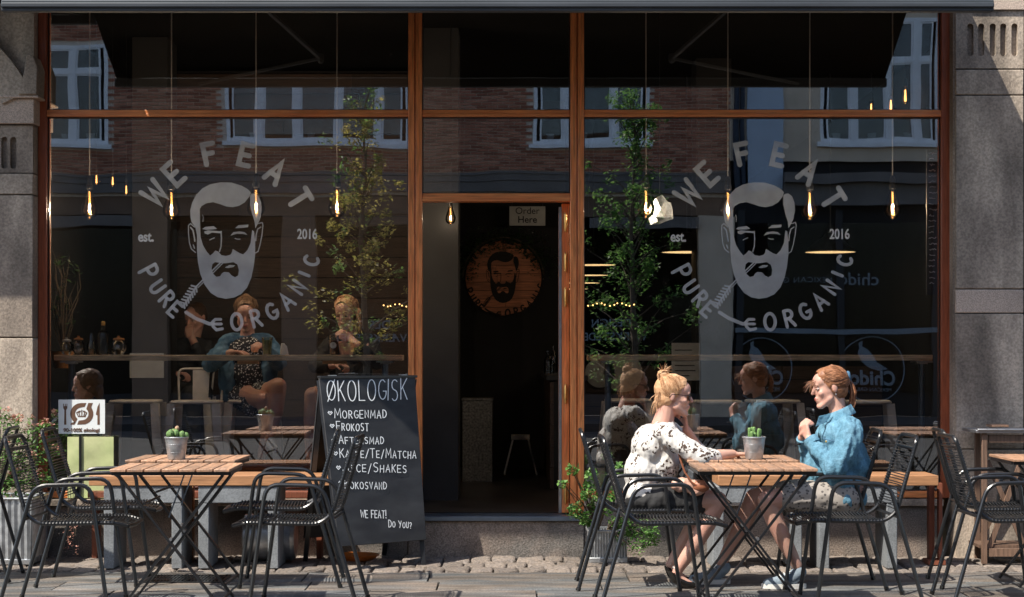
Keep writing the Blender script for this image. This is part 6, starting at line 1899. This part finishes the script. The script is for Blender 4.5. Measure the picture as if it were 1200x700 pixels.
# collar, cuffs, seams, pocket flap
def collar_pts(r1, z1): return [nb_ + Vector((-(r1) * math.cos(a), (r1) * math.sin(a), z1 - .03 * math.cos(a))) for a in [R(k_) for k_ in range(-155, 156, 31)]]
cl = MB()
ia, ib = collar_pts(.066, .035), collar_pts(.095, -.012)
for i in range(len(ia) - 1):
    cl.add([ia[i], ia[i + 1], ib[i + 1], ib[i], ia[i] * 1 + Vector((0, 0, .006)), ia[i + 1] + Vector((0, 0, .006)), ib[i + 1] + Vector((0, 0, .006)), ib[i] + Vector((0, 0, .006))], [(0, 1, 2, 3), (7, 6, 5, 4), (0, 3, 7, 4), (1, 5, 6, 2), (3, 2, 6, 7), (0, 4, 5, 1)])
cl.prism([(0, 0), (.075, -.015), (.095, -.075), (.03, -.05)], lambda u, v, d: A(972, 484, -.055 + d) + Vector((-u, -.02 - u * .25, v)), 0, .006)
obj('collar', cl, M['denim'], w2, norm=True)
cf = MB()
d_ = (A(949, 519, -.095) - A(946, 513, -.08)).normalized()
cf.tube([A(950.5, 520, -.10), A(946.5, 513.5, -.08)], [.046, .043], 16)
cf.tube([A(945, 520, .055), A(942, 513.5, .03)], [.044, .041], 14)
obj('cuff', cf, M['denim'], w2)
seam = MB()
seam.tube([A(990, 492, -.20), A(985, 505, -.235), A(990, 520, -.22), A(998, 532, -.20)], .003, 5)
seam.tube([A(958, 512, -.175), A(972, 516, -.19), A(982, 518, -.20)], .003, 5)
obj('seam', seam, M['denim_dark'], w2)
for (px, py, dy) in ((962, 516, -.178), (945, 517, -.125)):
    obj('button', MB().ell(A(px, py, dy), (.006, .004, .006)), M['brass'], w2)
for pts_, nm in (([(A(934, 668, -.10), .040), (A(925, 675, -.10), .040), (A(908, 680, -.10), .036), (A(897, 681.5, -.10), .030)], 'a'), ([(A(851, 668, .11), .040), (A(842, 676, .11), .038), (A(826, 680, .11), .034), (A(815, 681.5, .11), .028)], 'b')):
    sh = fuse('sneaker', chain(pts_), .005, 3, M['greycanvas'], w2, origin=og, cut=lambda p: p.z > .125)
    a_, b_ = pts_[0][0], pts_[-1][0]
    so_ = MB()
    pr_ = []
    L = (a_.x - b_.x)
    for i in range(24):
        an = 2 * math.pi * i / 24; ex = math.cos(an); ey = math.sin(an)
        pr_.append(((a_.x + b_.x) / 2 + ex * (L / 2 + .038), a_.y + ey * .042))
    so_.prism(pr_, lambda u, v, d: (u, v, d), .003, .030)
    obj('sole', so_, M['white_rubber'], sh, norm=True) if False else obj('rubber_sole', so_, M['white_rubber'], w2, norm=True)
    obj('lace', MB().tube([A((a_.x * 0 + 0), 0) if False else Vector((a_.x - L * .30, a_.y - .030, .095)), Vector((a_.x - L * .36, a_.y, .108)), Vector((a_.x - L * .30, a_.y + .030, .095))], .003, 5).tube([Vector((a_.x - L * .45, a_.y - .030, .078)), Vector((a_.x - L * .50, a_.y, .092)), Vector((a_.x - L * .45, a_.y + .030, .078))], .003, 5).tube([Vector((a_.x - L * .6, a_.y - .030, .068)), Vector((a_.x - L * .64, a_.y, .08)), Vector((a_.x - L * .6, a_.y + .030, .068))], .003, 5), M['white_rubber'], w2)
obj('watch', MB().tube([A(935, 521, .03) + Vector((.02 * math.cos(a), .026 * math.sin(a), 0)) for a in [R(k_) for k_ in range(0, 360, 30)]], .004, 6, closed=True), M['black_metal'], w2)
rr = random.Random(62)
knot = HP(-.105, 0, .045)
cutf = lambda p, hm=hm, hc=hc: (hm.inverted() @ (p - hc)).x > .062 - max(0, (.066 - (hm.inverted() @ (p - hc)).z)) * .70
fuse('hair', hair_shell(hc, hm, inflate=1.02) + [('c', HP(-.08, 0, .03), knot, .04, .02)], .005, 4, M['hair_red'], w2, disp=(.0015, 28, (1, 1, 1)), origin=og, cut=cutf)
m = MB(); hair_paths(m, hc, hm, knot, rr, 210)
for i in range(120):
    o_ = Vector((rr.gauss(0, 1), rr.gauss(0, 1), rr.gauss(0, 1))) * .009
    e = A(995 + rr.uniform(-4, 4), 484 + rr.uniform(-8, 5), rr.uniform(-.025, .02))
    mid = A(1000 + rr.uniform(-3, 3), 460, rr.uniform(-.022, .018))
    mid2 = A(999 + rr.uniform(-4, 3), 473, rr.uniform(-.022, .018))
    m.tube([knot + o_ * .6, mid.lerp(knot, .35) + Vector((.006, 0, .012)), mid, mid2, e], [.0035, .004, .0038, .003, .0008], 5)
for i in range(16):    # wisps blown off the forehead
    s_ = HP(.078, rr.uniform(-.03, .03), .055 + rr.uniform(-.01, .01)); e = s_ + Vector((rr.uniform(-.085, -.01), rr.uniform(-.02, .02), rr.uniform(-.075, -.02)))
    m.tube([s_, s_.lerp(e, .5) + Vector((-.012, 0, -.002)), e], [.0016, .0012, .0004], 4)
obj('hair_strands', m, M['hair_red'], w2)
obj('hair_tie', MB().tube([knot + Vector((0.012, .026 * math.cos(a), .026 * math.sin(a))) for a in [R(k_) for k_ in range(0, 360, 30)]], .011, 8, closed=True), M['denim_dark'], w2)
face_parts(w2, hc, hm, HP, 'hair_red')
obj('earring', MB().ell(HP(-.010, .083, -.038), .004).ell(HP(-.010, -.083, -.038), .004), M['steel'], w2)

# ---------------------------------------------------------------- women inside behind the left counter
def inside(px, label, cloth, leg, hands, hair, headpt, build):
    pass
YI = .86
def B(px, py, dy=0.0):
    p = PW(px, py, YI); return Vector((p.x, YI + dy, p.z))
w3 = thing('person', 'woman in a blue denim jacket and flecked black dress sitting at the left counter indoors', 'person', (B(293, 0).x, YI, ZFl))
og = origin_of(w3)
hc = B(289, 368, -.04); hm = basis((.10, -1, -.42), (0, 0, 1)); hp, HP = head_prims(hc, hm)
bp = list(hp) + chain([(HP(-.03, 0, -.02), .050), (B(290, 388, .0), .050), (B(290, 396), .056)])
bp += [('e', B(292, 462), (.16, .12, .10)), ('e', B(291, 440), (.13, .10, .13)), ('e', B(290, 413), (.145, .105, .13))]
bp += chain([(B(267, 402), .048), (B(251, 425, -.10), .040), (B(280, 413.5, -.37), .027)]) + hand_prims(B(282, 412.5, -.385), (1, -.45, .0), (0, 0, 1), 1, .5, .95)
bp += chain([(B(313, 402), .048), (B(326, 424, -.12), .038), (B(320, 408, -.40), .027)]) + hand_prims(B(320, 407, -.41), (-.4, -.8, .2), (.5, 0, .8), -1, .8, .95)
bp += chain([(B(299, 462), .085), (B(318, 460, -.15), .075), (B(332, 452, -.30), .062), (B(330, 480, -.31), .054), (B(324, 505, -.29), .034), (B(321, 514, -.32), .030), (B(329, 522, -.38), .020)])
bp += chain([(B(285, 462), .085), (B(300, 466, -.15), .075), (B(314, 468, -.27), .060), (B(321, 495, -.24), .050), (B(312, 530, -.20), .034), (B(311, 538, -.26), .022)])
fuse('body', bp, .006, 5, M['skin'], w3, origin=og)
ds = [('e', B(292, 464), (.18, .14, .10)), ('e', B(291, 438), (.145, .115, .14)), ('e', B(290, 412), (.15, .115, .12))] + chain([(B(288, 466), .10), (B(300, 470, -.12), .10), (B(298, 478, -.18), .06)]) + chain([(B(299, 464), .095), (B(312, 462, -.13), .088)])
fuse('dress', ds, .008, 5, M['dots'], w3, disp=(.006, 8, (1, 1, 1)), origin=og)
jk = [('e', B(268, 440), (.07, .13, .20)), ('e', B(316, 430), (.06, .12, .17)), ('e', B(290, 415, .04), (.165, .10, .14)), ('c', B(270, 401), B(311, 401), .062, .062)]
jk += chain([(B(266, 403), .062), (B(249, 427, -.10), .058), (B(272, 417, -.32), .042)]) + chain([(B(315, 403), .060), (B(329, 425, -.12), .055), (B(322, 414, -.34), .040)])
fuse('denim_jacket', jk, .008, 4, M['denim_dark'], w3, disp=(.008, 9, (1, 1, 1)), seed=4, origin=og, cut=lambda p: p.z > B(0, 391).z or (abs(p.x - B(291, 0).x) < .055 and p.y < YI - .03 and p.z < B(0, 396).z and p.z > B(0, 470).z))
knot = HP(-.06, 0, .10)
cutf3 = lambda p, hm=hm, hc=hc: (hm.inverted() @ (p - hc)).x > .060 - max(0, (.066 - (hm.inverted() @ (p - hc)).z)) * .75
fuse('hair', hair_shell(hc, hm) + [('e', knot, (.035, .035, .03))], .006, 4, M['hair_brown'], w3, disp=(.0015, 28, (1, 1, 1)), origin=og, cut=cutf3)
rr = random.Random(63); m = MB(); hair_paths(m, hc, hm, knot, rr, 120); obj('hair_strands', m, M['hair_brown'], w3)
face_parts(w3, hc, hm, HP, 'hair_brown')
sh = fuse('shoe', chain([(B(322, 512, -.30), .036), (B(325, 519, -.35), .034), (B(331, 524, -.40), .026)]), .006, 3, M['paper'], w3, origin=og)
fuse('shoe', chain([(B(312, 533, -.19), .036), (B(310, 541, -.28), .026)]), .006, 3, M['dark'], w3, origin=og)

w4 = thing('person', 'woman in black with hand at her mouth sitting at the left counter indoors', 'person', (B(408, 0).x, YI, ZFl))
og = origin_of(w4)
hc = B(406, 367, -.05); hm = basis((-.28, -1, -.36), (0, 0, 1)); hp, HP = head_prims(hc, hm)
bp = list(hp) + chain([(HP(-.03, 0, -.02), .050), (B(410, 388, .0), .050), (B(411, 396), .056)])
bp += [('e', B(410, 462), (.16, .12, .10)), ('e', B(411, 436), (.13, .10, .13)), ('e', B(411, 412), (.145, .105, .13))]
bp += chain([(B(434, 403), .048), (B(440, 423, -.22), .040), (B(424, 405, -.34), .028), (B(416, 398, -.30), .025)]) + hand_prims(B(416, 397.5, -.30), (-1, -.05, .45), (-.2, -1, .2), 1, .9, .95)
bp += chain([(B(388, 403), .048), (B(374, 428, -.12), .038), (B(395, 428, -.30), .027)]) + hand_prims(B(396, 428, -.31), (1, -.3, .1), (0, 0, 1), -1, .8, .9)
bp += chain([(B(402, 463), .085), (B(385, 462, -.25), .075), (B(374, 462, -.42), .060), (B(372, 490, -.42), .052), (B(370, 525, -.38), .034), (B(370, 534, -.42), .024)])
bp += chain([(B(418, 463), .085), (B(412, 464, -.25), .075), (B(408, 464, -.42), .060), (B(406, 495, -.40), .052), (B(404, 528, -.36), .034), (B(404, 536, -.42), .024)])
fuse('body', bp, .006, 5, M['skin'], w4, origin=og)
jk = [('e', B(410, 463), (.19, .15, .10)), ('e', B(411, 436), (.155, .12, .14)), ('e', B(411, 410), (.165, .12, .12)), ('c', B(391, 401), B(431, 401), .062, .062)]
jk += chain([(B(435, 404), .060), (B(443, 425, -.21), .054), (B(428, 409, -.33), .040)]) + chain([(B(387, 404), .060), (B(371, 430, -.12), .054), (B(388, 429, -.26), .040)])
jk += chain([(B(402, 464), .098), (B(386, 463, -.22), .09)]) + chain([(B(418, 464), .098), (B(412, 464, -.28), .085)])
fuse('black_dress', jk, .008, 4, M['black_cloth'], w4, disp=(.008, 8, (1, 1, 1)), seed=6, origin=og, cut=lambda p: p.z > B(0, 391).z)
knot = HP(-.09, 0, .06)
cutf4 = lambda p, hm=hm, hc=hc: (hm.inverted() @ (p - hc)).x > .060 - max(0, (.066 - (hm.inverted() @ (p - hc)).z)) * .75
fuse('hair', hair_shell(hc, hm) + [('c', HP(-.03, .078, 0), HP(.0, .085, -.09), .028, .018)], .006, 4, M['hair_blond'], w4, disp=(.0015, 28, (1, 1, 1)), origin=og, cut=cutf4)
rr = random.Random(64); m = MB(); hair_paths(m, hc, hm, knot, rr, 120)
for i in range(30):
    s_ = HP(-.01 + rr.uniform(-.03, .03), .082, .0); e = s_ + Vector((rr.uniform(-.01, .03), rr.uniform(-.02, .02), -rr.uniform(.08, .15)))
    m.tube([s_, s_.lerp(e, .5) + Vector((.012, 0, 0)), e], [.003, .003, .001], 4)
obj('hair_strands', m, M['hair_blond'], w4)
face_parts(w4, hc, hm, HP, 'hair_brown')

# man in dark clothes further back, head in his hand
YM = 2.3
def D(px, py, dy=0.0):
    p = PW(px, py, YM); return Vector((p.x, YM + dy, p.z))
w5 = thing('person', 'dim man in black with his hand at his chin sitting deeper in the cafe', 'person', (D(222, 0).x, YM, ZFl))
og = origin_of(w5)
hc = D(229, 373); hm = basis((-.5, -1, -.35), (0, 0, 1)); hp, HP = head_prims(hc, hm)
bp = list(hp) + chain([(HP(-.03, 0, -.02), .055), (D(225, 400), .062)])
bp += chain([(D(243, 408), .05), (D(246, 430, -.15), .042), (D(232, 398, -.26), .03)]) + hand_prims(D(231, 397, -.26), (-.3, .2, 1), (-.3, -1, 0), 1, .9)
bp += [('e', D(222, 415), (.15, .11, .13))] + chain([(D(203, 408), .05), (D(198, 430, -.15), .042), (D(212, 437, -.3), .03)]) + hand_prims(D(213, 437, -.3), (1, -.3, 0), (0, 0, 1), -1, .7)
fuse('body', bp, .006, 5, M['skin'], w5, origin=og)
jk = [('e', D(222, 462), (.19, .15, .11)), ('e', D(222, 438), (.17, .12, .15)), ('e', D(222, 413), (.19, .13, .13))] + chain([(D(244, 409), .065), (D(248, 431, -.15), .055), (D(236, 407, -.24), .042)]) + chain([(D(201, 409), .065), (D(196, 431, -.15), .055), (D(208, 437, -.26), .042)])
for dx in (-12, 12): jk += chain([(D(222 + dx, 463), .10), (D(222 + dx, 463, -.38), .08), (D(222 + dx, 510, -.36), .06), (D(222 + dx, 545, -.34), .045)])
fuse('black_shirt_and_trousers', jk, .009, 4, M['black_cloth'], w5, disp=(.008, 8, (1, 1, 1)), origin=og, cut=lambda p: p.z > D(0, 396).z)
fuse('hair', hair_shell(hc, hm), .006, 4, M['hair_brown'], w5, origin=og, cut=lambda p, hm=hm, hc=hc: (hm.inverted() @ (p - hc)).x > .050 - max(0, (.066 - (hm.inverted() @ (p - hc)).z)) * .8)
face_parts(w5, hc, hm, HP, 'hair_brown')
o = copy_tree(s1); o.location = (D(222, 0).x, YM + .02, ZFl + .001); o['label'] = 'metal bar stool carrying the dim man deeper in the cafe'

# person in navy at the left edge, seen mostly as a reflection
YN = -1.38
def E(px, py, dy=0.0):
    p = PW(px, py, YN); return Vector((p.x, YN + dy, p.z))
w6 = thing('person', 'brown haired person in a navy jacket sitting at the extreme left edge', 'person', (-3.30, YN, 0))
og = origin_of(w6)
V3 = lambda x_, z_, dy=0.0: Vector((x_, YN + dy, z_))
hc = V3(-3.17, 1.10, .0); hm = basis((-1, .25, -.12), (0, 0, 1)); hp, HP = head_prims(hc, hm)
bp = list(hp) + chain([(HP(-.03, 0, -.02), .05), (V3(-3.22, .96), .058)])
bp += [('e', V3(-3.26, .56), (.12, .17, .11)), ('e', V3(-3.25, .80), (.11, .16, .18))]
for s_ in (-1, 1):
    bp += chain([(V3(-3.25, .93, s_ * .17), .05), (V3(-3.42, .70, s_ * .2), .04), (V3(-3.60, .78, s_ * .08), .028)]) + hand_prims(V3(-3.61, .78, s_ * .08), (-1, -s_ * .3, 0), (0, 0, 1), s_, .7)
    bp += chain([(V3(-3.27, .53, s_ * .09), .09), (V3(-3.68, .53, s_ * .11), .062), (V3(-3.62, .12, s_ * .11), .036), (V3(-3.74, .035, s_ * .11), .022)])
fuse('body', bp, .008, 5, M['skin'], w6, origin=og)
jk = [('e', V3(-3.24, .58), (.15, .19, .10)), ('e', V3(-3.23, .78), (.135, .18, .20)), ('c', V3(-3.23, .93, -.13), V3(-3.23, .93, .13), .07, .07)]
for s_ in (-1, 1): jk += chain([(V3(-3.25, .92, s_ * .17), .068), (V3(-3.42, .70, s_ * .2), .058), (V3(-3.56, .765, s_ * .10), .042)])
fuse('navy_jacket', jk, .008, 4, M['navy'], w6, disp=(.008, 8, (1, 1, 1)), origin=og, cut=lambda p: p.z > 1.0)
tr_ = [('e', V3(-3.27, .55), (.13, .18, .10))]
for s_ in (-1, 1): tr_ += chain([(V3(-3.27, .53, s_ * .09), .10), (V3(-3.68, .535, s_ * .11), .075), (V3(-3.625, .13, s_ * .11), .05)])
fuse('trousers', tr_, .009, 4, M['black_cloth'], w6, origin=og)
for s_ in (-1, 1): fuse('shoe', chain([(V3(-3.60, .05, s_ * .11), .045), (V3(-3.74, .04, s_ * .11), .036)]), .006, 3, M['dark'], w6, origin=og)
fuse('hair', hair_shell(hc, hm, inflate=1.06) + [('e', HP(-.04, 0, -.04), (.08, .085, .08), hm), ('e', HP(-.055, 0, -.10), (.055, .08, .08), hm)], .006, 4, M['hair_brown'], w6, disp=(.006, 20, (1, 1, 1)), origin=og, cut=lambda p, hm=hm, hc=hc: (hm.inverted() @ (p - hc)).x > .060 - max(0, (.066 - (hm.inverted() @ (p - hc)).z)) * .75)
rr = random.Random(66); m = MB(); hair_paths(m, hc, hm, HP(-.09, 0, -.12), rr, 150); obj('hair_strands', m, M['hair_brown'], w6)
face_parts(w6, hc, hm, HP, 'hair_brown')

bpy.context.view_layer.update()
